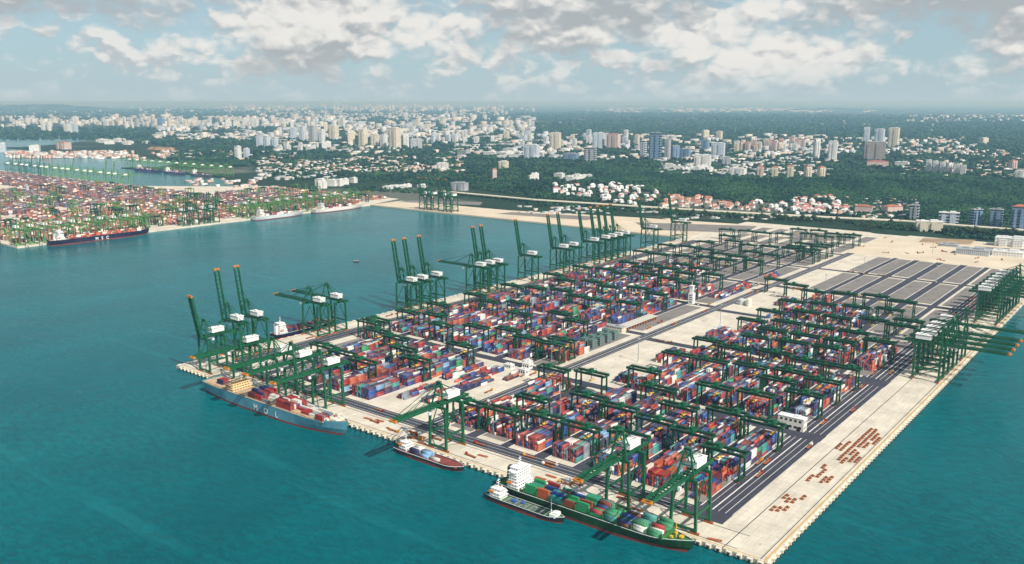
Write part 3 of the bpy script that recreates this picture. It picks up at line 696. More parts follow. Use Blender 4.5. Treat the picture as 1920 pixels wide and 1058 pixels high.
def superstructure(root, x, B, z0, n_, w_, mt, funnel=None, fx=-9, lx=11):
    """stepped accommodation block: decks shrink aft, bridge with open wings, mast, lifeboats"""
    mb = MB(); zz = z0; wn = MB()
    for i in range(n_):
        top = i == n_-1; li = lx*(1.25-.09*i) if i < 3 else lx*.92; wi = B*(w_*(1.1 if i < 2 else 1.0) if not top else .62); xi = x-(lx*1.25-li)*.18
        mb.box((xi, 0, zz+1.3), (li, wi, 2.6)); mb.box((xi, 0, zz+2.72), (li+1.6, wi+1.8 if not top else B*.66, .22))
        if i == n_-2: mb.box((xi+li*.2, 0, zz+2.9), (li*.5, B*1.04, .3)); mb.box((xi+li*.42, 0, zz+3.5), (.2, B*1.04, 1.1))
        for k in range(6): wn.box((xi+li/2+.02, (k-2.5)*wi*.15, zz+1.6), (.1, wi*.075, .9))
        for k in range(3):
            for s_ in (-1, 1): wn.box((xi+(k-1)*li*.28, s_*(wi/2+.02), zz+1.6), (1.0, .1, .9))
        zz += 2.83
    t_ = mb.build('superstructure', mt, root)
    wn.build('window', GLASS, t_)
    MB().bar((x, 0, zz), (x, 0, zz+9), .5).bar((x, -2.8, zz+5.4), (x, 2.8, zz+5.4), .3).bar((x, -1.8, zz+7.6), (x, 1.8, zz+7.6), .9, .25).bar((x-2, 0, zz), (x, 0, zz+5), .25).tube((x+1.5, 3, zz), (x+1.5, 3, zz+1.6), .8, .5).build('mast', WHITE, t_)
    for s_ in (-1, 1): MB().box((x-lx*.35, s_*(B*w_*.55+.9), z0+6.6), (6, 1.9, 1.5), 0, 0, .75).build('lifeboat', ORANGE, t_)
    if funnel is not None:
        MB().box((x+fx, 0, z0+n_*1.15), (5, 5.5, n_*2.3), 0, 0, .75).box((x+fx, 0, z0+n_*2.3+.6), (2.6, 3.0, 1.6), 1).build('funnel', [funnel, DARK], root)
    return t_
def hatches(root, xs, B, z_, mt, lx=12.2):
    for x in xs: MB().box((x, 0, z_+.6), (lx, B*.84, 1.2)).box((x, 0, z_+1.25), (lx-.8, B*.8, .18)).build('hatch_cover', mt, root)
def letters(root, txt, x, y, z_, size, gap, mt, side=-1):
    """raised painted capitals on the hull side"""
    for i, ch in enumerate(txt):
        cu = bpy.data.curves.new('letter', 'FONT'); cu.body = ch; cu.size = size; cu.extrude = .03; cu.align_x = 'CENTER'; cu.offset = size*.022
        tmp = bpy.data.objects.new('letter', cu); me = bpy.data.meshes.new_from_object(tmp); bpy.data.objects.remove(tmp); me.materials.clear(); me.materials.append(mt)
        o = inst(me, 'letter', root, (x+i*gap, y, z_)); o.rotation_euler = (R(90), 0, 0 if side < 0 else math.pi)
def stow(root_loc, rz, x, rows_y, z_, tiers, w_, where):
    ca, sa = math.cos(rz), math.sin(rz)
    for y in rows_y:
        n_ = tiers() if callable(tiers) else tiers; cl = int(rng.choice(len(PAL), p=w_))
        for k in range(n_):
            if random.random() < .5: cl = int(rng.choice(len(PAL), p=w_))
            SHIPBOX.append((root_loc[0]+x*ca-y*sa, root_loc[1]+x*sa+y*ca, root_loc[2]+z_+k*CH, rz, cl, where))
def W_(**k):
    a = np.zeros(len(PAL)); nm = [q[0] for q in PAL]
    for q, v in k.items(): a[nm.index(q.replace('_', ' '))] = v
    return a/a.sum()
BOOT = mat('antifouling_red', S(128, 52, 48), 0.7, 0.25, 0.1)
def hull_paint(name, c, c2, rust):
    m = bpy.data.materials.new(name); m.use_nodes = True; n = NT(m.node_tree); n.n.clear(); tc = n.add('ShaderNodeTexCoord').outputs['Object']
    cc = n.mix(n.lin(n.noise(tc, 0.09, 5), 0.3, 0.7), c2, c)
    st = n.step(n.noise(n.vm('MULTIPLY', tc, (1, 1, 0.12)), 0.55, 5, 0.65), 0.55, 0.72)
    cc = n.mix(n.m('MULTIPLY', st, rust), cc, (0.16, 0.085, 0.05))
    b = n.add('ShaderNodeBsdfPrincipled', {'Base Color': cc, 'Roughness': 0.55, 'Specular IOR Level': 0.3})
    n.l.new(b.outputs[0], n.add('ShaderNodeOutputMaterial').inputs[0]); MATS[name] = m; return m
TEALH = hull_paint('hull_teal_blue', S(96, 154, 170), S(70, 126, 146), .35)
GRH = hull_paint('hull_green', S(18, 70, 38), S(12, 50, 30), .4)
NAVY = hull_paint('hull_navy', S(28, 34, 68), S(20, 24, 50), .3)
DKTAN = mat('deck_tan', S(186, 160, 130), 0.8, 0.2, 0.12); DKGRN = mat('deck_green', S(60, 118, 62), 0.8, 0.25, 0.15)
DKRED = mat('deck_red_brown', S(128, 66, 60), 0.8, 0.25, 0.15); BLKH = mat('hull_black', (0.022, 0.024, 0.03), 0.5, 0.2, 0.1)
TANP = mat('superstructure_tan', S(222, 196, 150), 0.6, 0.08, 0.2)

loc = (-582, -21, 0)
mol, rw = make_ship('container_ship', loc, 0, 256, 33, 13.5, TEALH, BOOT, DKTAN, 'large light blue container ship with white MOL lettering moored at the left front quay', 'ship', None, 3, .86)
superstructure(mol, -70, 31, 13.5, 4, .74, TANP, TANP, -12, 11)
hatches(mol, [-112, -98, -86] + [-54+13.6*i for i in range(12)], 31, 13.5, DKTAN)
letters(mol, 'MOL', -13, -17.3, 3.6, 9.6, 19.5, WHITE)
wm = W_(red=.34, white=.22, navy_blue=.12, blue=.10, maroon=.12, grey=.1)
stow(loc, 0, -98, (-6.6, -3.9, -1.2, 1.5), 15.0, lambda: random.choice((1, 2, 2)), W_(navy_blue=.5, red=.5), 'blue ship')
for x, tr in ((-26.8, (2, 3)), (-13.2, (2, 3, 3)), (27.6, (3, 3)), (41.2, (2, 3, 3))): stow(loc, 0, x, [(-11.9+2.65*i) for i in range(9)], 15.0, lambda: random.choice(tr), wm if x < 0 else W_(red=.6, maroon=.15, white=.15, blue=.1), 'blue ship')
for x in (0.4, 54.8, 68.4, 82, 95.6): stow(loc, 0, x, [(-11.9+2.65*i) for i in range(9)], 15.0, lambda: random.choice((0, 1, 1, 2)), W_(white=.55, grey=.2, red=.25), 'blue ship')
MB().box((112, 0, 16.6), (9, 12, 2.4)).tube((116, 0, 16), (116, 0, 26), .5, .3).box((104, 8, 16.4), (3, 3, 2)).box((104, -8, 16.4), (3, 3, 2)).build('forecastle_gear', CREAMP, mol)

loc = (-144, -17, 0)
grn, rw = make_ship('container_ship', loc, 0, 196, 25, 8.6, GRH, BOOT, DKGRN, 'green-hulled container ship stacked with green and red boxes at the near front quay', 'ship', None, 2.5, .8)
superstructure(grn, -78, 24, 8.6, 7, .8, WHITE, GRH, -11, 10)
hatches(grn, [-58+14*i for i in range(10)], 24, 8.6, DKGRN)
we = W_(green=.42, teal=.16, red=.12, rust_brown=.14, orange=.06, blue=.06, white=.04)
for i in range(10):
    stow(loc, 0, -58+14*i, (-9.4, -6.8, -4.2), 10.1, lambda: random.choice((2, 2, 3, 3)), we, 'green ship')
    stow(loc, 0, -58+14*i, (4.2, 6.8, 9.4), 10.1, lambda: random.choice((1, 2, 3)), we, 'green ship')
    stow(loc, 0, -58+14*i, (-1.5, 1.3), 10.1, lambda: random.choice((0, 1, 2)), we, 'green ship')
mb = MB()
for i in range(11): mb.box((-65+14*i, 0, 11.0), (.7, 22, 3.0)); mb.box((-65+14*i, 11, 12.2), (.7, .7, 5.4)); mb.box((-65+14*i, -11, 12.2), (.7, .7, 5.4))
mb.build('lashing_bridge', DKGRN, grn)
MB().tube((82, 0, 10), (82, 0, 22), .55, .3).box((80, 4, 11.4), (2.4, 2, 1.6)).box((80, -4, 11.4), (2.4, 2, 1.6)).box((87, 0, 12), (3, 4, 1.6)).build('forecastle_gear', YELLOW, grn)

loc = (-198, -39.5, 0)
tnk, rw = make_ship('bunker_tanker', loc, 0, 84, 13, 4.2, BLKH, BOOT, DKGRN, 'small tanker with green deck and white wheelhouses alongside the green ship', 'tanker', None, 1.6, .8)
superstructure(tnk, -31, 11, 4.2, 3, .85, WHITE, WHITE, -6, 10)
MB().box((32, 0, 6.2), (6, 9, 3)).tube((28, 0, 5), (28, 0, 19), .4, .2).box((34, 0, 8.4), (3.4, 6, 1.4)).build('foredeck_house', WHITE, tnk)
mb = MB()
for y in (-3.4, -1.1, 1.1, 3.4): mb.tube((-22, y, 5), (24, y, 5), .28)
for i in range(9): mb.box((-20+5.4*i, 0, 4.7), (.6, 10, .6)); 
for x, y in ((-12, 3), (2, -3), (10, 2)): mb.tube((x, y, 4.2), (x, y, 6.4), .8)
mb.build('cargo_piping', GREY, tnk)
MB().box((-12, -1, 6), (5, 3, 2)).box((-4, 2, 5.6), (3, 3, 1.8)).build('deck_locker', mat('locker_blue', S(60, 100, 170)), tnk)

loc = (-340, -12.5, 0)
brg, rw = make_ship('cargo_barge', loc, 0, 90, 17, 4.0, BLKH, BOOT, DKRED, 'dark red-decked feeder barge with blue boxes moored under the lone crane', 'barge', None, 1.0, .9)
superstructure(brg, -34, 12, 4.0, 3, .8, WHITE, None, 0, 8)
hatches(brg, (22, 34), 15, 4.0, DKRED, 11)
stow(loc, 0, -18, (-4, -1.3, 1.3, 4), 4.2, lambda: random.choice((1, 2)), W_(blue=.5, white=.3, navy_blue=.2), 'barge')
stow(loc, 0, -4.5, (-4, -1.3, 1.3, 4), 4.2, lambda: random.choice((1, 1, 2)), W_(pale_blue=.5, white=.3, maroon=.2), 'barge')
stow(loc, 0, 9, (-2.6, 0, 2.6), 4.2, lambda: random.choice((0, 1)), W_(maroon=.6, red=.2, white=.2), 'barge')

loc = (-846, 232, 0)
fed, rw = make_ship('feeder_ship', loc, math.pi/2, 120, 20, 7, NAVY, BOOT, DKRED, 'dark blue feeder ship behind the two lowered-boom cranes on the left quay', 'ship', None, 2, .8)
superstructure(fed, -46, 19, 7, 6, .8, WHITE, WHITE, -8, 11)
for x in (-30, -16, -2, 12, 26): stow(loc, math.pi/2, x, (-6.6, -4, -1.3, 1.3, 4, 6.6), 8.2, lambda: random.choice((1, 2, 2, 3)), W_(maroon=.4, navy_blue=.3, red=.3), 'feeder ship')

loc = (-2026, 502, 0)
msc, rw = make_ship('container_ship', loc, math.pi/2, 268, 32, 12, NAVY, BOOT, DKTAN, 'long dark blue container ship lettered MSC at the far left quay', 'ship', None, 3, .86)
superstructure(msc, -108, 30, 12, 8, .76, WHITE, WHITE, -12, 16)
letters(msc, 'MSC', -20, -16.6, 2.6, 10.5, 14.0, WHITE)
for i in range(14): stow(loc, math.pi/2, -78+13.6*i, [(-11.9+4.8*k) for k in range(6)], 13, lambda: random.choice((0, 1, 2, 3)), W_(orange=.4, red=.2, rust_brown=.2, white=.2), 'far')
for nm, lc, rz, L, hm, lb in (('cargo_ship', (-2210, 281, 0), 0, 230, BLKH, 'dark red-decked ship at the far left edge of the picture'),
        ('container_ship', (-2028, 1070, 0), math.pi/2, 190, mat('hull_pale_grey', S(190, 196, 200)), 'pale grey ship across the basin, left of the two white-hulled ones'),
        ('container_ship', (-2028, 1312, 0), math.pi/2, 210, mat('hull_white', S(214, 206, 202)), 'white-hulled ship across the basin, nearest its inner corner'),
        ('container_ship', (-4090, 1795, 0), 0, 260, mat('hull_blue', S(52, 70, 130)), 'blue ship far up the inner channel, leftmost of three'),
        ('container_ship', (-3830, 1790, 0), 0, 190, mat('hull_blue', S(52, 70, 130)), 'blue ship far up the inner channel, middle of three'),
        ('container_ship', (-3590, 1790, 0), 0, 180, mat('hull_slate', S(84, 92, 112)), 'grey ship far up the inner channel, rightmost of three')):
    s_, rw = make_ship(nm, lc, rz, L, 28, 11, hm, BOOT, DKRED if L == 230 else DKTAN, lb); superstructure(s_, -L*.36, 26, 11, 7, .76, WHITE, None, 0, 13)
    for i in range(int(L*.55/13.6)): stow(lc, rz, -L*.26+13.6*i, (-9, -5, 0, 5, 9), 12, lambda: random.choice((0, 1, 2, 3)), W_(orange=.35, red=.35, white=.2, maroon=.1) if L == 230 else W_(red=.3, maroon=.2, white=.3, navy_blue=.2), 'far')
lau, rw = make_ship('launch_boat', (*at(668, 491, 0)[:2], 0), R(25), 14, 4, 1.2, BLKH, BOOT, DKTAN, 'tiny dark launch alone in the middle of the basin', 'boat', None, .6, .8)
MB().box((-2, 0, 2.2), (4.5, 2.6, 2)).box((-2, 0, 3.3), (5, 3, .25)).bar((-2, 0, 3.3), (-2, 0, 5), .2).build('wheelhouse', GREY, lau)

# ------------------------------------------------------------------ the containers themselves: 300 that show largest as things, the rest one mass
near = [(q[0], q[1], q[2], q[3], q[4], q[5]) for q in SHIPBOX if q[5] != 'far']
far_ = [q for q in SHIPBOX if q[5] == 'far']
near = near[:230] if len(near) > 230 else near
rest_ship = [q for q in SHIPBOX if q[5] != 'far'][len(near):] + far_
order = sorted(range(len(BOXES)), key=lambda i: (0 if BOXES[i][5] else 1, depth(*BOXES[i][:3])))
pick = set(order[:300-len(near)])
for q in near + [(*BOXES[i][:5], 'yard') for i in pick]:
    o = inst(CMESH[q[4]], 'shipping_container', None, q[:3], q[3]); nm = PAL[q[4]][0]
    wh = {'blue ship': 'aboard the light blue container ship', 'green ship': 'aboard the green-hulled container ship', 'barge': 'aboard the barge under the lone crane',
          'feeder ship': 'aboard the dark blue feeder ship', 'yard': 'topping the yard stacks nearest the quay'}[q[5]]
    tag(o, f'{nm} container {wh}', 'container', f'{nm} containers {wh}')
arr = []
for i, q in enumerate(BOXES):
    if i in pick: continue
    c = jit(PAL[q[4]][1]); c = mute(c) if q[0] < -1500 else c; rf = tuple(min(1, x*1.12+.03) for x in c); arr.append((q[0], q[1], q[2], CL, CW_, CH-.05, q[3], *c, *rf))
for q in rest_ship: c = jit(PAL[q[4]][1]); arr.append((q[0], q[1], q[2], CL, CW_, CH-.05, q[3], *c, *c))
print('containers', len(arr)+300)
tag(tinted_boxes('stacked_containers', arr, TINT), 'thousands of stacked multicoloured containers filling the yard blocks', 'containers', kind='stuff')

# ------------------------------------------------------------------ quayside buildings and gear
def windows(parent, x0, x1, y, z_, n_, w_, h_, axis='y'):
    me = MB().box((0, 0, 0), (w_, .16, h_) if axis == 'y' else (.16, w_, h_)).mesh('window', GLASS)
    for i in range(n_):
        q = x0+(x1-x0)*(i+.5)/n_; inst(me, 'window', parent, (q, y, z_) if axis == 'y' else (y, q, z_))
def block_building(name, x, y, w_, d_, h_, floors, mt, roofm, label, nw=6, cat='building'):
    r = empty(name, (x, y, DECK+.02)); tag(r, label, cat)
    wl = MB().box((0, 0, h_/2), (w_, d_, h_)).build('wall', mt, r)
    MB().box((0, 0, h_+.25), (w_+.8, d_+.8, .5)).box((w_*.2, 0, h_+1.3), (w_*.2, d_*.4, 1.8)).box((-w_*.25, d_*.1, h_+.9), (2, 2, 1)).build('roof', roofm, r)
    for f in range(floors):
        zz = h_*(f+.55)/floors; windows(wl, -w_*.45, w_*.45, -d_/2, zz, nw, w_*.9/nw*.55, h_/floors*.38); windows(wl, -d_*.42, d_*.42, w_/2, zz, max(2, int(nw*d_/w_)), 1.8, h_/floors*.38, 'x')
    return r
bd = block_building('control_building', -85, 292, 29, 10, 14, 2, mat('warm_white_wall', (0.78, 0.74, 0.66), .7, .04), WHITE, 'white two-storey port building between the blocks and the right-hand road', 5)
for x in (-9, -3.5, 9): MB().box((x, -5.05, 2.4), (4, .2, 4.8)).build('door', DARK, bd)
block_building('workshop', -459, 528, 34, 12, 8, 2, CREAMP, ROOFG, 'cream workshop with small windows at the end of the orange shed', 7)
sh = empty('shed', (-452, 586, DECK+.02)); tag(sh, 'long low shed with pale roof and orange side beside the middle road', 'shed')
MB().box((0, 0, 2.6), (15, 96, 5.2)).build('wall', mat('orange_cladding', S(170, 100, 66), .7), sh); MB().bar((-4.2, -50, 5.9), (-4.2, 50, 5.9), 9.2, .5).bar((5.0, -50, 5.6), (5.0, 50, 5.6), 9, .5).build('roof', mat('dusty_roof', (.56, .52, .45)), sh)
for i in range(12): MB().box((7.55, -44+8*i, 2.0), (.2, 4.6, 4)).build('door', DARK, sh)
block_building('substation', -331, 133, 13, 9, 9, 1, CREAMP, ROOFW, 'plain cream substation block among the near container rows', 3)
block_building('tan_plant_house', -366, 148, 17, 15, 7, 1, mat('tan_wall', (.6, .5, .38)), CREAMP, 'tan plant building with pale roof left of the substation', 3)
for i, (x, y) in enumerate(((-466, 272), (-446, 286), (-456, 300), (-434, 262))): block_building('gate_office', x, y, 12, 8, 5.5+i % 2*2, 1, WHITE, ROOFW, ('leftmost', 'second', 'third', 'rightmost')[i]+' of the small white offices beside the middle road bend', 3)
tw = empty('white_silo', (-452, 772, DECK)); tag(tw, 'tall white stepped tower standing on the middle beige strip', 'tower')  # silo-like tower in plain white paint
MB().box((0, 0, 10), (9, 9, 20)).box((0, 0, 26), (6, 6, 12)).build('wall', WHITE, tw); MB().box((0, 0, 32.6), (8, 8, 1.4)).bar((0, 0, 33), (0, 0, 42), .5).build('roof', WHITE, tw)
for i in range(4): MB().box((0, -4.55, 4+4*i), (5, .15, 1.6)).build('window', GLASS, tw)
for i in range(8):
    r = empty('reefer_rack', (-446+(i % 2)*13, 424+(i//2)*20, DECK)); tag(r, 'grey-green steel reefer rack on the brown pad beside the middle road', 'rack', 'reefer racks by the middle road')
    for sx in (-1, 1):
        for sy in (-1, 1): MB().box((sx*4.5, sy*5.6, 6), (.6, .6, 12)).build('post', GREY, r)
    for k in range(4): MB().box((0, 0, 1.6+3.2*k), (9.4, 11.8, .4)).box((0, 0, 2.9+3.2*k), (8.6, 10.8, 1.9), 1).build('platform', [GREY, mat('rack_green', S(84, 116, 108))], r)
tk = empty('storage_tank', (-380, 822, DECK)); tag(tk, 'grey domed tank and silo pair near the middle road', 'tank')
MB().tube((0, 0, 0), (0, 0, 9), 7, 7, 16).tube((0, 0, 9), (0, 0, 11), 7, 2, 16).build('shell', mat('tank_grey', (.5, .52, .5)), tk); MB().tube((15, -4, 0), (15, -4, 12), 5, 5, 14).tube((15, -4, 12), (15, -4, 14), 5, 1, 14).build('silo', CREAMP, tk)
# light masts
def mast():
    r = empty('light_mast'); MB().tube((0, 0, 0), (0, 0, 34), .55, .28, 8).build('pole', GREY, r); MB().box((0, 0, .8), (2.2, 2.2, 1.6)).build('footing', CREAMP, r)
    h = MB().tube((0, 0, 33.4), (0, 0, 34), 1.9, 1.9, 10).build('head_ring', GREY, r)
    for i in range(6): q = i*math.pi/3; MB().box((1.9*math.cos(q), 1.9*math.sin(q), 33.2), (.7, .7, .5)).build('lamp', WHITE, h)
    return r
m0 = mast()
MP = [(-345, 405, 'on the open concrete left of the purple box clump'), (-346, 664, 'at the far end of the open concrete'), (-302, 160, 'between the near right blocks'), (-438, 770, 'beside the white stepped tower'), (-416, 300, 'beside the small white offices'),
      (-206, 520, 'in the cross road of the middle right blocks'), (-206, 280, 'in the first cross road of the right blocks'), (-110, 520, 'in the cross road nearest the right quay'), (-604, 292, 'in the first cross road of the left blocks'), (-652, 536, 'in the second cross road of the left blocks'),
      (-430, 1010, 'on the far middle strip'), (-300, 1247, 'between the empty paved blocks'), (-160, 1247, 'between the empty blocks by the right quay'), (-300, 1016, 'at the near edge of the empty blocks'), (-250, 1600, 'on the far sandy yard'), (-508, 772, 'at the left edge of the middle strip')]
for i, (x, y, lb) in enumerate(MP):
    o = m0 if i == 0 else copy_tree(m0); o.location = (x, y, DECK); tag(o, 'thin grey light mast '+lb, 'light mast', 'light masts of the terminal')
# orange lifting frames laid out on the right quay
def frame():
    r = empty('lifting_frame')
    for s_ in (-1, 1): MB().box((s_*.8, 0, 1.0), (.6, 2.2, 1.1)).build('side_beam', RUST, r); MB().box((0, s_*1.0, .8), (3.2, .6, .9)).build('end_beam', RUST, r)
    MB().box((0, 0, 1.7), (1.2, 1.0, .8)).build('head_block', RUST, r); return r
f0 = frame(); k = 0
rowsF = [(-24.5, 88, 3, 'front group'), (-20.0, 90, 3, 'front group'), (-15.5, 95, 3, 'front group'), (-25, 118, 3, 'front group'), (-20.5, 112, 3, 'front group'), (-16, 114, 3, 'front group'), (-11.5, 126, 2, 'front group'),
         (-22, 168, 4, 'middle group'), (-17.5, 182, 5, 'middle group'), (-21, 206, 2, 'middle group'), (-10.5, 172, 4, 'middle group'), (-6.5, 176, 4, 'middle group'),
         (-15.5, 236, 20, 'long back group'), (-10.4, 230, 22, 'long back group'), (-5.3, 238, 7, 'long back group'), (-5.3, 284, 11, 'long back group'), (-.6, 240, 4, 'long back group'), (-.6, 300, 5, 'long back group'), (-22, 262, 6, 'long back group'), (-27, 264, 4, 'long back group')]
FS = 6.6
for x, y, n_, gn in rowsF:
    n_ = max(2, int(n_*.85))
    for i in range(n_):
        if random.random() < .06: continue
        o = f0 if k == 0 else copy_tree(f0); k += 1
        o.location = (x+random.uniform(-.3, .3), y+i*FS, DECK); o.rotation_euler.z = random.uniform(-.06, .06)
        tag(o, f'rust-orange steel lifting frame in the {gn} on the right quay', 'lifting frame', f'lifting frames, {gn} on the right quay')
# yard trucks
def truck(kind, cm):
    r = empty('yard_truck')
    MB().box((6.4, 0, 1.5), (2.2, 2.4, 2.0)).box((6.8, 0, 2.8), (1.3, 2.2, .9)).build('cab', cm, r); MB().box((7.52, 0, 2.3), (.1, 2.0, .9)).build('windscreen', GLASS, r)
    MB().box((-.5, 0, 1.2), (13.2, 2.4, .4)).build('trailer', RUST, r)
    for x in (6.6, 3.6, -4.6, -6):
        for s_ in (-1, 1): MB().tube((x, s_*1.25, .55), (x, s_*.85, .55), .55, .55, 8).build('wheel', RUBBER, r)
    return r
tks = [truck(0, mat('truck_white', (.75, .75, .73))), truck(1, mat('truck_red', S(150, 44, 36))), truck(2, mat('truck_yellow', S(208, 156, 40)))]
used = [False]*3; CN = ('white', 'dark red', 'yellow')
def put_truck(x, y, rz, where):
    k = random.randrange(3); o = tks[k] if not used[k] else copy_tree(tks[k]); used[k] = True
    o.location = (x, y, DECK+.03); o.rotation_euler.z = rz; tag(o, f'{CN[k]} yard truck {where}', 'truck', f'{CN[k]} yard trucks {where}')
for i in range(18): put_truck(random.uniform(-510, -100), random.choice((14, 20, 26, 43, 49)), random.choice((0, math.pi))+random.uniform(-.1, .1), 'on the front apron')
for i in range(30): put_truck(random.choice((-50.5, -57, -63, -69, -75)), random.uniform(80, 1300), math.pi/2, 'on the right-hand quay road')
for i in range(14): put_truck(random.choice((-406, -400, -424, -430)), random.uniform(120, 1300), math.pi/2, 'along the middle road')
for i in range(16): put_truck(random.choice((-301, -254, -206, -158, -112))+random.uniform(-3, 3), random.uniform(70, 740), math.pi/2, 'in the aisles of the right blocks')
for i in range(8): put_truck(random.choice((-798, -806, -800)), random.uniform(150, 900), math.pi/2, 'on the left quay apron')
for i in range(20): put_truck(random.uniform(-380, -110), random.choice((1010, 1014, 1020, 1243, 1250, 758, 518)), 0, 'in the cross roads of the empty blocks')
for i in range(26): put_truck(random.uniform(-420, 0), random.uniform(1500, 1830), random.uniform(0, 3), 'on the far sandy yard')
for k in range(3):
    if not used[k]:
        for ch in list(tks[k].children): bpy.data.objects.remove(ch)
        bpy.data.objects.remove(tks[k])
# hatch-cover stacks and gear lying on the apron
hc = MB().box((0, 0, .5), (12, 3, .5)).box((-3, 0, .95), (.5, 3, .4)).box((3, 0, .95), (.5, 3, .4)).mesh('steel_walkway', RUST)
for i, (x, y, rz) in enumerate(((-470, 22, .1), (-455, 26, .05), (-428, 15, -.3), (-402, 24, 0), (-392, 12, .05), (-372, 8, 0), (-300, 22, .1), (-217, 25, 0), (-40, 8, .25), (-222, 15, .1))):
    tag(inst(hc, 'steel_walkway', None, (x, y, DECK+.05), rz), 'rusty steel gangway section lying on the pale front apron', 'gangway', 'gangway sections on the front apron')

# ------------------------------------------------------------------ viaduct along the shore
vp = [at(px, py, 11)[:2] for px, py in ((820, 358), (1005, 375), (1224, 389), (1440, 402), (1600, 410), (1687, 414), (1800, 423), (1920, 432), (2060, 442))]
via = empty('viaduct', (0, 0, 0)); tag(via, 'long pale elevated highway running along the shore behind the port', 'viaduct')
pts = []
for (x0, y0), (x1, y1) in zip(vp[:-1], vp[1:]):
    for i in range(6): pts.append(Vector((x0+(x1-x0)*i/6, y0+(y1-y0)*i/6, 11)))
pts.append(Vector((*vp[-1], 11)))
dk = MB(); p1 = MB(); p2 = MB()
for a, b in zip(pts[:-1], pts[1:]):
    sx = (b-a).cross(Vector((0, 0, 1))).normalized()
    dk.bar(a, b, 22, 1.8); p1.bar(a+sx*10.6+Vector((0, 0, 1.4)), b+sx*10.6+Vector((0, 0, 1.4)), .6, 1.2); p2.bar(a-sx*10.6+Vector((0, 0, 1.4)), b-sx*10.6+Vector((0, 0, 1.4)), .6, 1.2)
dk.build('deck', CREAMP, via); p1.build('parapet', CREAMP, via); p2.build('parapet', CREAMP, via)
colm = MB().box((0, 0, -5), (3, 3, 10)).box((0, 0, -1.2), (4, 14, 1.4)).mesh('pier_column', CREAMP)
for a in pts: inst(colm, 'pier_column', via, a)
# paved yards behind the back quay and sheds beside the sand yard
for nm, pl, z_, mt in (('paved_yard', [(770, 376), (905, 379), (900, 385), (745, 379)], .02, PAD), ('paved_yard', [(960, 398), (1130, 407), (1100, 413), (930, 401)], .03, PAD),
                       ('paved_yard', [(1190, 417), (1420, 424), (1400, 437), (1215, 431)], .14, PAD)):
    mb = MB(); mb.quad([(*at(px, py, DECK+z_)[:2], DECK+z_) for px, py in pl]); tag(mb.build(nm, mt), kind='structure')

for nm, pl, z_, mt in (('bare_soil', [(1732, 446), (1830, 450), (1818, 459), (1722, 454)], .09, mat('brown_soil', (.34, .24, .15), .9, .2, .02, obj=False)), ('paved_yard', [(1500, 437), (1600, 441), (1560, 452), (1470, 447)], .08, PAD), ('paved_yard', [(1830, 462), (1960, 470), (1960, 482), (1800, 474)], .08, PAD), ('grass_strip', [(1610, 431), (1660, 434), (1720, 440), (1700, 443), (1640, 438)], .09, LMAT)):
    mb = MB(); mb.quad([(*at(px, py, DECK+z_)[:2], DECK+z_) for px, py in pl]); tag(mb.build(nm, mt), kind='structure')

# ------------------------------------------------------------------ city
facade('white_tower', (.78, .77, .74), (.24, .29, .34)); facade('cream_tower', (.74, .67, .52), (.34, .32, .28)); facade('pink_tower', (.66, .50, .44), (.36, .32, .32))
facade('blue_glass', (.30, .40, .52), (.07, .15, .26), 3.8, 3.0, .7, .85); facade('grey_block', (.46, .48, .50), (.16, .19, .23)); facade('brown_slab', (.42, .36, .33), (.22, .20, .20), 60, 5.5, .98, .5)
facade('pale_blue', (.60, .66, .72), (.22, .28, .36)); facade('white_low', (.80, .79, .76), (.34, .36, .38), 4.0, 6, .4, .7)
ST = dict(w='white_tower', c='cream_tower', p='pink_tower', b='blue_glass', g='grey_block', n='brown_slab', l='pale_blue', v='white_low')
RF = dict(w=ROOFW, c=ROOFW, p=ROOFR, b=ROOFG, g=ROOFG, n=ROOFG, l=ROOFW, v=ROOFW)
def building(px, py, wpx, hpx, st, label, group=None, asp=.6, rot=None, bands=0, roof=None, name='tower_block'):
    x, y, z_ = at(px, py); s_ = depth(x, y, z_)/FPX; w_ = max(8, wpx*s_*.78); h_ = hpx*s_*1.02; d_ = max(9, min(w_*asp, 60))
    rz = rot if rot is not None else YAW+random.choice((-.62, -.5, -.35, .3))
    r = empty(name, (x, y, z_-.4), rz); tag(r, label, 'building', group)
    mb = MB().box((0, 0, h_/2), (w_, d_, h_))
    if hpx > 12 and w_ > 25: mb.box((w_*.2, -d_*.5-2, h_*.46), (w_*.28, 4, h_*.92)).box((-w_*.26, -d_*.5-2, h_*.44), (w_*.2, 4, h_*.88))
    wl = mb.build('wall', MATS[ST[st]], r)
    rf = MB().box((0, 0, h_+.5), (w_+1.4, d_+1.4, 1.2))
    if roof is ROOFR or (roof is None and RF[st] is ROOFR): rf.box((0, 0, h_+3.4), (w_*.9, d_*.9, 5), 0, 0, .35)
    else: rf.box((w_*.18, 0, h_+3), (w_*.3, d_*.5, 4)); rf.box((-w_*.24, d_*.1, h_+2.2), (w_*.16, d_*.3, 2.6))
    rf.build('roof', roof or RF[st], r)
    for i in range(bands):
        zz = h_*(i+.62)/bands; MB().box((0, 0, zz), (w_+.5, d_+.5, h_/bands*.42)).build('window_band', GLASS, wl)
    return r
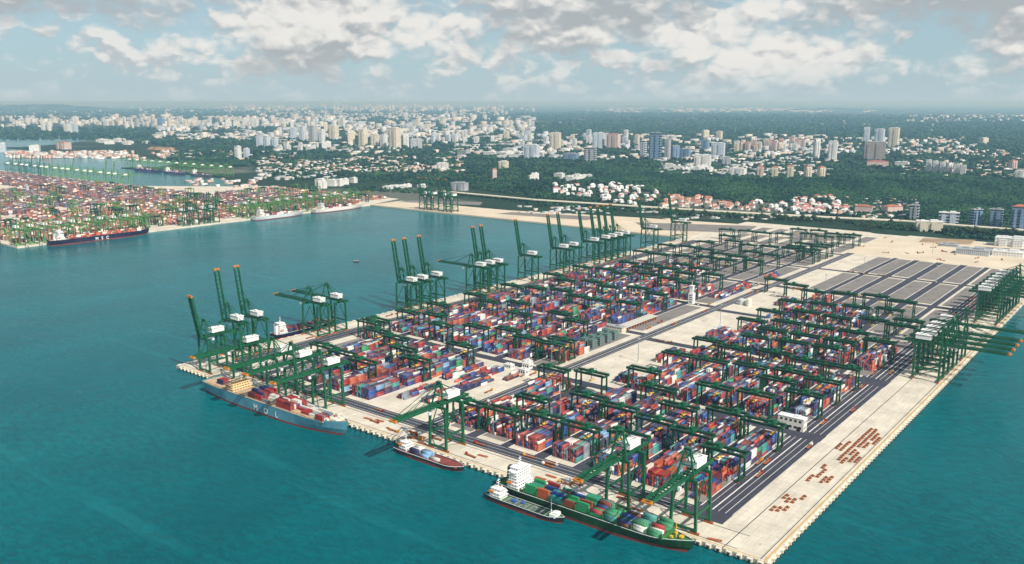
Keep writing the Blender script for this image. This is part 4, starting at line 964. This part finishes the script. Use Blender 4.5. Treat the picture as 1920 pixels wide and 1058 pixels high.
LM = [(82, 248, 8, 17, 'w', 'slim white tower, left one of a pair on the far left shoreline'), (93, 248, 9, 18, 'w', 'slim white tower, right one of a pair on the far left shoreline'),
 (128, 250, 14, 16, 'w', 'broad pale tower beside the lagoon, left of two'), (141, 249, 12, 16, 'l', 'broad bluish tower beside the lagoon, right of two'), (258, 241, 9, 18, 'g', 'grey tower standing above the far left white row'),
 (303, 239, 15, 16, 'b', 'blue glass block breaking the far left white row'), (120, 280, 37, 13, 'p', 'pinkish brown block behind the inner channel'), (66, 284, 22, 11, 'v', 'low white block left of the pinkish brown block'), (6, 286, 15, 17, 'l', 'pale block at the left edge above the channel'),
 (447, 299, 13, 24, 'w', 'white tower right of the dark wooded knoll, left of two'), (463, 297, 12, 18, 'l', 'shorter pale tower right of the dark wooded knoll'),
 (487, 275, 13, 19, 'l', 'bluish slab left of the white mid-rise row, first of three'), (501, 276, 13, 20, 'l', 'bluish slab left of the white mid-rise row, second of three'), (516, 277, 13, 19, 'l', 'bluish slab left of the white mid-rise row, third of three'),
 (612, 280, 22, 14, 'w', 'white block at the right end of the white mid-rise row'), (551, 262, 13, 22, 'l', 'bluish tower in the dense central cluster, leftmost'), (568, 264, 14, 25, 'l', 'second bluish tower of the dense central cluster'), (588, 268, 16, 30, 'g', 'grey-blue tower in the dense central cluster'), (604, 268, 12, 24, 'w', 'narrow white tower in the dense central cluster'),
 (626, 262, 20, 26, 'c', 'cream twin-faced tower in the dense central cluster'), (659, 274, 17, 27, 'c', 'cream tower left of the tallest central pair'), (681, 275, 18, 31, 'c', 'second cream tower left of the tallest central pair'), (703, 276, 16, 24, 'c', 'cream tower just left of the tallest central tower, first'), (720, 277, 15, 24, 'w', 'white tower just left of the tallest central tower'), (741, 279, 23, 38, 'c', 'tallest cream tower of the central skyline'),
 (761, 276, 14, 22, 'w', 'white tower right of the tallest cream tower'), (780, 278, 28, 18, 'g', 'grey-white block right of the tallest cream tower'), (873, 268, 7, 24, 'w', 'very slim white tower alone right of the central skyline'), (830, 319, 26, 13, 'v', 'white boxy block among low houses above the basin'), (944, 316, 20, 13, 'c', 'cream block group among trees right of the back quay cranes'), (927, 336, 10, 18, 'p', 'single slim tan tower among trees above the back quay'),
 (663, 343, 15, 9, 'v', 'small white box building behind the container yard'), (862, 357, 38, 14, 'g', 'long grey building behind the back quay cranes'), (958, 240, 8, 14, 'w', 'faint tower on the wooded hill, left'), (992, 240, 8, 15, 'w', 'faint tower on the wooded hill, right'),
 (1041, 279, 25, 29, 'c', 'big cream tower left of the business park'), (997, 297, 34, 25, 'l', 'blue-white office slab left of centre right'), (1107, 303, 28, 25, 'g', 'grey and cream square office tower'), (1070, 301, 34, 13, 'b', 'low blue-grey office beside the square tower'), (1122, 278, 26, 28, 'l', 'bluish residential slab behind the square tower'), (1150, 279, 30, 27, 'p', 'pinkish residential slab behind the square tower'),
 (1206, 297, 13, 32, 'l', 'narrow tower left of the banded glass tower'), (1228, 300, 28, 49, 'b', 'tall banded glass office tower of the business park'), (1251, 300, 12, 37, 'g', 'slim beige tower stuck to the banded glass tower'), (1265, 298, 18, 24, 'b', 'blue glass cube right of the banded tower'), (1284, 298, 24, 18, 'b', 'low blue glass block of the business park'),
 (1317, 313, 37, 22, 'v', 'bright white square block right of the business park'), (1322, 262, 15, 17, 'c', 'cream tower behind the business park, left of two'), (1348, 264, 13, 17, 'c', 'cream tower behind the business park, right of two'), (1322, 284, 16, 21, 'b', 'deep blue tower in front of the cream pair'), (1346, 294, 30, 25, 'l', 'purplish blue office slab right of the business park'), (1361, 311, 20, 16, 'g', 'grey office right of the bright white block'),
 (1382, 329, 40, 13, 'v', 'long white institute building at the forest edge'), (1425, 332, 16, 19, 'p', 'pink and white tower at the forest edge, left of the row of four'), (1452, 334, 15, 20, 'c', 'cream red-roofed tower above the forest, first of four'), (1481, 336, 15, 24, 'c', 'cream red-roofed tower above the forest, second of four'), (1514, 335, 15, 22, 'c', 'cream red-roofed tower above the forest, third of four'), (1539, 335, 15, 21, 'c', 'cream red-roofed tower above the forest, fourth of four'),
 (1530, 295, 13, 33, 'w', 'tall white tower left of the brown slab, farther one'), (1560, 302, 19, 36, 'w', 'tall white tower left of the brown slab, nearer one'), (1624, 267, 14, 27, 'l', 'pale tower behind the brown slab, left of three'), (1648, 269, 20, 26, 'l', 'pale tower behind the brown slab, middle of three'), (1674, 276, 22, 35, 'c', 'pale tower behind the brown slab, right of three'), (1639, 301, 46, 34, 'n', 'broad brown ribbed slab block on the right skyline'),
 (1645, 312, 48, 9, 'p', 'low pink building under the brown slab'), (1691, 312, 30, 8, 'v', 'low white building right of the pink one'), (1844, 271, 16, 12, 'c', 'lone cream block on the far right woods'), (1898, 320, 15, 18, 'p', 'pink tower at the right edge'), (1910, 336, 18, 15, 'w', 'white block at the right edge below the pink tower'),
 (1713, 411, 20, 26, 'g', 'grey and cream office behind the viaduct'), (1672, 399, 44, 12, 'p', 'red-trimmed block left of the grey and cream office'), (1619, 399, 38, 12, 'p', 'red-roofed long block among shore houses'), (1741, 433, 58, 18, 'c', 'low cream depot in front of the viaduct'), (1778, 421, 44, 22, 'l', 'white and teal office behind the cream depot'),
 (1828, 425, 26, 32, 'b', 'banded blue-grey office, left of three at the right edge'), (1865, 428, 29, 35, 'b', 'banded blue-grey office, middle of three at the right edge'), (1908, 434, 32, 46, 'b', 'banded blue-grey office with red roof, right of three at the right edge')]
for q in LM:
    bands = {1228: 11, 1828: 7, 1865: 8, 1908: 9, 1107: 7, 1206: 8, 1778: 4, 1713: 5}.get(q[0], 0)
    rf = ROOFR if q[0] in (1452, 1481, 1514, 1539, 1908) else None
    building(*q[:6], bands=bands, roof=rf, rot=(YAW-.45 if q[0] in (1639, 1228, 1107, 1041, 1317) else None), asp=.8 if q[2] < 24 else .5)
for i in range(6): building(1740+13*i, 323+i, 12, 22-i, 'w', f'white point block of the hillside estate at right, {ORD[i]} from left', 'white point blocks on the right hillside')
# rows that only read as clusters
def cluster(n_, x0, x1, y0, y1, wr, hr, sts, label, group, slope=0):
    for i in range(n_):
        px = random.uniform(x0, x1); building(px, random.uniform(y0, y1)+slope*(px-x0), random.uniform(*wr), random.uniform(*hr), random.choice(sts), label, group)
cluster(34, 312, 482, 234, 243, (6, 11), (8, 17), 'wwc', 'white housing block in the far left skyline row', 'far left skyline row')
cluster(22, 0, 290, 226, 236, (7, 13), (5, 9), 'wwc', 'white housing block along the far left horizon', 'far left horizon row')
cluster(12, 525, 600, 279, 285, (8, 12), (8, 12), 'ww', 'white mid-rise slab in the row below the central skyline', 'white mid-rise row')
cluster(26, 500, 800, 236, 256, (8, 13), (9, 18), 'wwcl', 'pale housing block behind the central skyline', 'blocks behind the central skyline')
cluster(16, 800, 960, 262, 270, (8, 13), (9, 17), 'wwcl', 'pale apartment block right of the slim white tower', 'apartment row right of the slim tower')
cluster(20, 962, 1200, 262, 278, (9, 14), (11, 20), 'wwcl', 'pale apartment block left of the banded glass tower', 'apartment row left of the glass tower')
cluster(22, 1370, 1520, 276, 288, (9, 13), (10, 20), 'cppw', 'pinkish cream apartment block in the right-hand row', 'pinkish apartment row')
cluster(12, 1240, 1335, 316, 322, (14, 26), (5, 9), 'vv', 'low white campus block in front of the business park', 'white campus blocks')
cluster(12, 180, 300, 264, 272, (12, 26), (4, 6), 'vv', 'low white warehouse behind the inner channel', 'channel warehouses')
cluster(9, 1000, 1128, 331, 340, (14, 24), (6, 9), 'vv', 'long low white building on the wooded slope', 'white buildings on the slope')
cluster(8, 600, 650, 345, 355, (16, 26), (8, 14), 'vv', 'white storage shed behind the western container yard', 'western storage sheds')
cluster(6, 712, 800, 350, 355, (18, 30), (4, 5), 'vv', 'long white shed left of the back quay cranes', 'sheds left of the back quay cranes')
cluster(10, 860, 990, 285, 300, (16, 34), (5, 8), 'vvg', 'long white factory among trees in the middle distance', 'factories in the middle distance')
for i, (px, py, w_, h_) in enumerate(((1897, 462, 70, 16), (1890, 480, 66, 9), (1825, 477, 70, 10), (1780, 462, 40, 4))):
    building(px, py, w_, h_, 'v' if i < 2 else 'g', ('white long warehouse at the right edge behind the sand yard, rear', 'white long warehouse at the right edge behind the sand yard, front', 'grey shed at the back of the sand yard', 'small grey shed left of the sand yard warehouses')[i], rot=0.05, asp=.6, name='warehouse')
# terrace houses by the shore: nearest as things
hm = []
for wc_, rc in (((.76, .73, .68), ROOFR), ((.72, .68, .62), mat('salmon_roof', S(186, 132, 108))), ((.8, .79, .77), ROOFW), ((.74, .70, .66), mat('pink_roof', S(196, 130, 126)))):
    mw = MB().box((0, 0, 4), (14, 10, 8)).box((4, -6, 2.2), (5, 3, 4.4)).mesh('wall', mat('house_wall_%d' % len(hm), wc_, .8, .05))
    rr = MB(); x, y, z0, z1 = 7.8, 5.8, 8, 11.6
    rr.quad([(-x, -y, z0), (x, -y, z0), (x-4, 0, z1), (-x+4, 0, z1)]); rr.quad([(x, y, z0), (-x, y, z0), (-x+4, 0, z1), (x-4, 0, z1)]); rr.quad([(x, -y, z0), (x, y, z0), (x-4, 0, z1)]); rr.quad([(-x, y, z0), (-x, -y, z0), (-x+4, 0, z1)])
    hm.append((mw, rr.mesh('roof', rc)))
def houses(n_, poly, ks, label, group):
    xs = [q[0] for q in poly]; ys = [q[1] for q in poly]; k = 0
    while k < n_:
        px, py = random.uniform(min(xs), max(xs)), random.uniform(min(ys), max(ys))
        if not inside(px, py, poly): continue
        x, y, z_ = at(px, py); q = random.choice(ks); r = empty('terrace_house', (x, y, z_-.3), random.choice((0, .2, math.pi/2, .9, 1.3))); r.scale = [random.uniform(.8, 1.35)]*3
        inst(hm[q][0], 'wall', r); inst(hm[q][1], 'roof', r); tag(r, label, 'house', group); k += 1
def inside(x, y, pl):
    r = False; j = len(pl)-1
    for i in range(len(pl)):
        if (pl[i][1] > y) != (pl[j][1] > y) and x < (pl[j][0]-pl[i][0])*(y-pl[i][1])/(pl[j][1]-pl[i][1])+pl[i][0]: r = not r
        j = i
    return r
HZ1 = [(1036, 348), (1180, 345), (1246, 362), (1240, 374), (1190, 386), (1110, 372), (1040, 364)]
HZ2 = [(1228, 388), (1262, 366), (1330, 372), (1400, 384), (1440, 396), (1330, 394)]
HZ3 = [(1400, 380), (1560, 370), (1600, 395), (1568, 405), (1440, 400)]
houses(95, HZ1, (2, 2, 2, 3), 'white terrace house on the slope behind the port', 'white terrace houses on the slope')
houses(70, HZ2, (0, 1, 1), 'orange-roofed house in the estate behind the viaduct', 'orange-roofed houses behind the viaduct')
houses(75, HZ3, (0, 2, 3, 2), 'red-roofed or white house among trees right of the orange estate', 'houses right of the orange estate')

# far town too fine to count
tb = []
def town(n_, x0, x1, y0, y1, wr, hr, pal, slope=0):
    k = 0
    while k < n_:
        px = random.uniform(x0, x1); py = random.uniform(y0, y1)+slope*(px-x0)
        if vnoise(px*.022, py*.16, 5)+.4*vnoise(px*.09, py*.4, 8) < .62 and random.random() < .9: continue
        k += 1
        x, y, z_ = at(px, py); s_ = depth(x, y, z_)/FPX; g_ = random.random()
        u_ = random.uniform(.6, 1.0); c = tuple(q*u_ for q in random.choice(pal)); w_ = random.uniform(*wr)*s_*(1.7 if g_ < .3 else 1); h_ = random.uniform(*hr)*s_*(.7 if g_ < .3 else 1)
        rf = random.choice((c, c, (.60, .59, .56), (.34, .34, .34)))
        tb.append((x, y, z_-.5, max(6, w_), max(6, w_*random.uniform(.3, .7)), max(3, h_), random.choice((YAW, YAW-.4, 0, .3, 1.6)), *c, *rf))
PW = [(.74, .73, .71), (.70, .66, .58), (.58, .59, .60), (.66, .57, .48), (.50, .55, .60)]; PR = [(.70, .44, .34), (.74, .55, .46), (.8, .78, .74), (.62, .56, .5), (.8, .79, .77)]
town(230, 290, 1000, 222, 262, (5, 17), (4, 10), PW); town(130, 960, 1540, 256, 300, (5, 15), (5, 10), PW); town(130, 0, 480, 222, 242, (5, 9), (5, 11), PW); town(160, 300, 1000, 228, 264, (6, 12), (5, 12), PW); town(420, 480, 870, 296, 324, (4, 9), (2.5, 5), PR); town(60, 480, 640, 322, 338, (4, 12), (3, 5), PW)
town(260, 0, 480, 221, 236, (3, 7), (2, 6), PW); town(250, 290, 960, 232, 262, (6, 15), (3, 7), PW); town(140, 480, 960, 262, 292, (6, 17), (3, 6), PW)
town(200, 960, 1520, 255, 300, (6, 15), (3, 8), PW); town(150, 1230, 1560, 300, 330, (5, 15), (3, 6), PW)
town(330, 1440, 1830, 262, 292, (4, 9), (3, 7), PW+PR); town(150, 1690, 1920, 285, 335, (4, 9), (3, 6), PR); town(120, 1600, 1920, 340, 372, (3, 6), (2, 4), PW)
town(40, 340, 480, 338, 352, (5, 10), (3, 5), PR); town(60, 960, 1240, 388, 402, (5, 12), (2, 4), PW); town(90, 130, 470, 285, 300, (4, 10), (3, 5), PR); town(220, 10, 330, 286, 297, (4, 10), (3, 6), PR+[(.6, .3, .22)])
town(500, 480, 960, 211, 228, (3, 6), (2, 5), PW); town(320, 420, 1000, 200, 210, (3, 6), (2, 8), PW); town(160, 0, 480, 202, 216, (3, 6), (1, 4), PW)
town(240, 1080, 1640, 203, 211, (4, 9), (1, 2.5), PW); town(160, 1700, 1920, 218, 230, (3, 6), (2, 5), PW); town(120, 960, 1800, 228, 250, (3, 6), (1, 3), PW)
town(150, 1560, 1720, 372, 410, (5, 10), (3, 6), PR); town(60, 1240, 1560, 404, 412, (5, 12), (2, 4), PW)
tag(tinted_boxes('distant_town', tb, TOWNM), 'countless small pale and red-roofed houses of the distant town', 'town', kind='stuff')

# ------------------------------------------------------------------ woods
ico = []
ph = (1+5**.5)/2
IV = np.array([(-1, ph, 0), (1, ph, 0), (-1, -ph, 0), (1, -ph, 0), (0, -1, ph), (0, 1, ph), (0, -1, -ph), (0, 1, -ph), (ph, 0, -1), (ph, 0, 1), (-ph, 0, -1), (-ph, 0, 1)]); IV /= np.linalg.norm(IV[0])
IF = np.array([(0, 11, 5), (0, 5, 1), (0, 1, 7), (0, 7, 10), (0, 10, 11), (1, 5, 9), (5, 11, 4), (11, 10, 2), (10, 7, 6), (7, 1, 8), (3, 9, 4), (3, 4, 2), (3, 2, 6), (3, 6, 8), (3, 8, 9), (4, 9, 5), (2, 4, 11), (6, 2, 10), (8, 6, 7), (9, 8, 1)])
def at_np(px, py):
    r = np.outer(px-960, np.array(_Rt))+np.outer(529-py, np.array(_up))+np.array(_fw)*FPX; z_ = np.full(len(px), LAND)
    for k in range(10):
        tt = (CAM[2]-z_)/-r[:, 2]; x = CAM[0]+r[:, 0]*tt; y = CAM[1]+r[:, 1]*tt; z_ = .5*z_+.5*terrain(x, y)
    return x, y, z_
def crowns(name, P, label):
    x, y, z_, rad, hue = P; N = len(x)
    J = 1+rng.uniform(-.34, .34, (N, 12)); V = IV[None]*J[:, :, None]*rad[:, None, None]*np.array([1, 1, .85])
    V = V+np.stack([x, y, z_+rad*.62], -1)[:, None, :]
    F = (np.arange(N)[:, None, None]*12+IF[None]).reshape(-1); nf = N*20
    me = bpy.data.meshes.new(name); me.vertices.add(N*12); me.vertices.foreach_set('co', V.reshape(-1))
    me.loops.add(nf*3); me.loops.foreach_set('vertex_index', F); me.polygons.add(nf); me.polygons.foreach_set('loop_start', np.arange(nf)*3); me.polygons.foreach_set('loop_total', np.full(nf, 3))
    g = np.stack([.004+.040*hue**2.0, .021+.084*hue**1.6, .020+.022*hue], -1); cl = np.ones((N, 20, 4)); cl[:, :, :3] = g[:, None]*rng.uniform(.8, 1.2, (N, 20, 1))
    a_ = me.attributes.new('tint', 'FLOAT_COLOR', 'FACE'); a_.data.foreach_set('color', cl.ravel()); me.materials.append(LEAF); me.update(calc_edges=True)
    return tag(inst(me, name), label, 'trees', kind='stuff')
def scatter(n_, poly, r0, r1, keep=None):
    pl = np.array(poly, float); px = rng.uniform(pl[:, 0].min(), pl[:, 0].max(), n_*2); py = rng.uniform(pl[:, 1].min(), pl[:, 1].max(), n_*2)
    ok = np.zeros(len(px), bool); j = len(pl)-1
    for i in range(len(pl)):
        c = (pl[i, 1] > py) != (pl[j, 1] > py)
        with np.errstate(divide='ignore', invalid='ignore'): ok ^= c & (px < (pl[j, 0]-pl[i, 0])*(py-pl[i, 1])/(pl[j, 1]-pl[i, 1])+pl[i, 0])
        j = i
    if keep is not None:
        for hp in keep:
            q = np.array([inside(a, b, hp) for a, b in zip(px, py)]); ok &= ~(q & (rng.uniform(size=len(px)) < .86))
    px, py = px[ok][:n_], py[ok][:n_]; x, y, z_ = at_np(px, py); dist = np.hypot(x-CAM[0], y-CAM[1]); rad = rng.uniform(r0, r1, len(x))*np.maximum(dist, 2600)/FPX
    hue = np.clip(.60+.30*np.sin(x*.011+1.3*np.sin(y*.004))*np.cos(y*.013+x*.005)+rng.normal(0, .27, len(x)), 0, 1)
    return x, y, z_, rad, hue
FOR1 = [(1060, 322), (1120, 312), (1210, 318), (1330, 330), (1440, 336), (1560, 334), (1700, 322), (1800, 332), (1920, 345), (1920, 392), (1860, 400), (1770, 402), (1740, 412), (1690, 404), (1600, 386), (1560, 378), (1440, 380), (1330, 372), (1250, 364), (1130, 346)]
crowns('forest', scatter(15000, FOR1, 2.2, 3.8), 'dense dark green forest covering the ridge behind the houses')
PORTF = [(640, 345), (720, 340), (870, 352), (1010, 372), (1230, 386), (1440, 398), (1600, 408), (1760, 416), (1920, 424), (1920, 240), (0, 240), (0, 262), (180, 262), (440, 285), (500, 330)]
crowns('woodland', scatter(30000, PORTF, 1.8, 3.4, [HZ1, HZ2, HZ3]), 'broken green woodland spread between the houses and towers')
KN = [(312, 300), (330, 284), (380, 278), (430, 284), (446, 300), (470, 312), (380, 312)]
crowns('wooded_knoll', scatter(1500, KN, 2.0, 3.4), 'dark wooded knoll beside the inner channel')
FARW = [(900, 236), (960, 214), (1100, 212), (1920, 220), (1920, 262), (1700, 264), (1500, 258), (1250, 254), (1050, 250)]
crowns('far_forest', scatter(9000, FARW, 1.6, 2.8), 'hazy blue-green forest stretching to the horizon on the right')
crowns('western_woods', scatter(5000, [(0, 206), (480, 206), (960, 212), (960, 236), (480, 234), (0, 224)], 1.5, 2.5), 'hazy woods below the left horizon')
crowns('roadside_trees', scatter(3600, [(1235, 396), (1440, 407), (1600, 418), (1687, 420), (1800, 430), (1920, 438), (1920, 456), (1800, 446), (1740, 436), (1640, 428), (1580, 418), (1440, 411), (1235, 402)], 2.0, 3.6), 'belt of roadside trees between the viaduct and the port')
crowns('shore_trees', scatter(2200, [(640, 350), (800, 356), (1010, 378), (1235, 394), (1235, 400), (1000, 386), (900, 368), (760, 362), (660, 358)], 1.8, 3.2), 'strip of shore trees behind the back quay')
# trees one can tell apart along the port fence
def tree_proto(seed):
    rr = random.Random(seed); r = empty('tree')
    tk_ = MB().tube((0, 0, 0), (.3, .2, 5), .5, .3, 6)
    cl = []
    for i in range(7):
        q = rr.uniform(0, 6.28); e = (2.6*math.cos(q), 2.6*math.sin(q), rr.uniform(6, 8.5)); tk_.tube((.2, .1, 3.5+.3*i), e, .18, .07, 5); cl.append(e)
    tk_.build('trunk', mat('bark', (.10, .075, .05)), r)
    lf = MB(); cl += [(0, 0, 9.5), (.8, -.5, 8)]
    for cx, cy, cz in cl:
        for i in range(46):
            d_ = Vector((rr.gauss(0, 1), rr.gauss(0, 1), rr.gauss(0, .7))).normalized()*rr.uniform(.9, 2.3); c = Vector((cx, cy, cz))+d_; s_ = rr.uniform(.45, .85)
            u = Vector((rr.gauss(0, 1), rr.gauss(0, 1), rr.gauss(0, 1))).normalized(); v = u.cross(d_).normalized(); lf.quad([c-u*s_-v*s_*.6, c+u*s_-v*s_*.6, c+u*s_+v*s_*.6, c-u*s_+v*s_*.6], rr.randrange(2))
    lf.build('crown', [mat('leaf_dark', (.030, .075, .028), .8, .2), mat('leaf_light', (.055, .105, .036), .8, .2)], r); return r
tp = [tree_proto(3), tree_proto(5)]; tu = [False, False]
TL = [at(random.uniform(1605, 1750), random.uniform(424, 434))[:2] for i in range(26)] + [at(px, 400+ (px-1230)*.052+random.uniform(0, 3))[:2] for px in np.linspace(1235, 1590, 34)] + [at(px, 437+(px-1750)*.045+random.uniform(-1, 2))[:2] for px in np.linspace(1770, 1920, 22)]
for i, (x, y) in enumerate(TL):
    k = i % 2; o = tp[k] if not tu[k] else copy_tree(tp[k]); tu[k] = True
    o.location = (x, y, LAND); s_ = random.uniform(1.3, 2.1); o.scale = (s_, s_, s_*random.uniform(.85, 1.1)); o.rotation_euler.z = random.uniform(0, 6)
    wh = 'in the clump at the top of the sand yard' if i < 26 else ('in the row between the port and the viaduct' if i < 60 else 'in the belt below the blue-grey offices')
    tag(o, f'leafy green tree {wh}', 'tree', f'trees {wh}')
# bare earth mound by the channel
mb = MB(); x, y, _ = at(305, 281)
for i in range(6): mb.box((x+random.uniform(-120, 120), y+random.uniform(-20, 20), LAND+9), (150, 60, 22), 0, random.uniform(-.3, .3), .45)
tag(mb.build('earth_mound', mat('red_earth', (.34, .20, .12), .9, .2, .02)), kind='structure')

# ------------------------------------------------------------------ alike things told apart by their place from left to right
bylab = {}
for o in col.objects:
    if o.parent is None and 'label' in o.keys() and 'category' in o.keys(): bylab.setdefault(o['label'], []).append(o)
def nth(i): return f"{i}{'th' if 10 <= i % 100 <= 20 else {1: 'st', 2: 'nd', 3: 'rd'}.get(i % 10, 'th')}"
for lb, os_ in bylab.items():
    if len(os_) < 2: continue
    os_.sort(key=lambda o: (Vector(o.location)-Vector(CAM)).dot(_Rt)/depth(*o.location))
    for i, o in enumerate(os_): o['label'] = f'{lb}, {nth(i+1)} from left'

# ------------------------------------------------------------------ humid air
hz_ = MB().box((0, 0, 185), (320000, 320000, 390)).build('haze', [])
m = bpy.data.materials.new('humid_air'); m.use_nodes = True; n = NT(m.node_tree); n.n.clear()
pv = n.add('ShaderNodeVolumePrincipled', {'Color': (.40, .72, 1.0, 1), 'Density': 4.8e-5, 'Anisotropy': 0.1, 'Absorption Color': (.62, .80, .93, 1)})
n.l.new(pv.outputs[0], n.add('ShaderNodeOutputMaterial').inputs['Volume']); hz_.data.materials.append(m)
tag(hz_, 'pale humid haze over the whole bay and town', 'haze', kind='stuff')
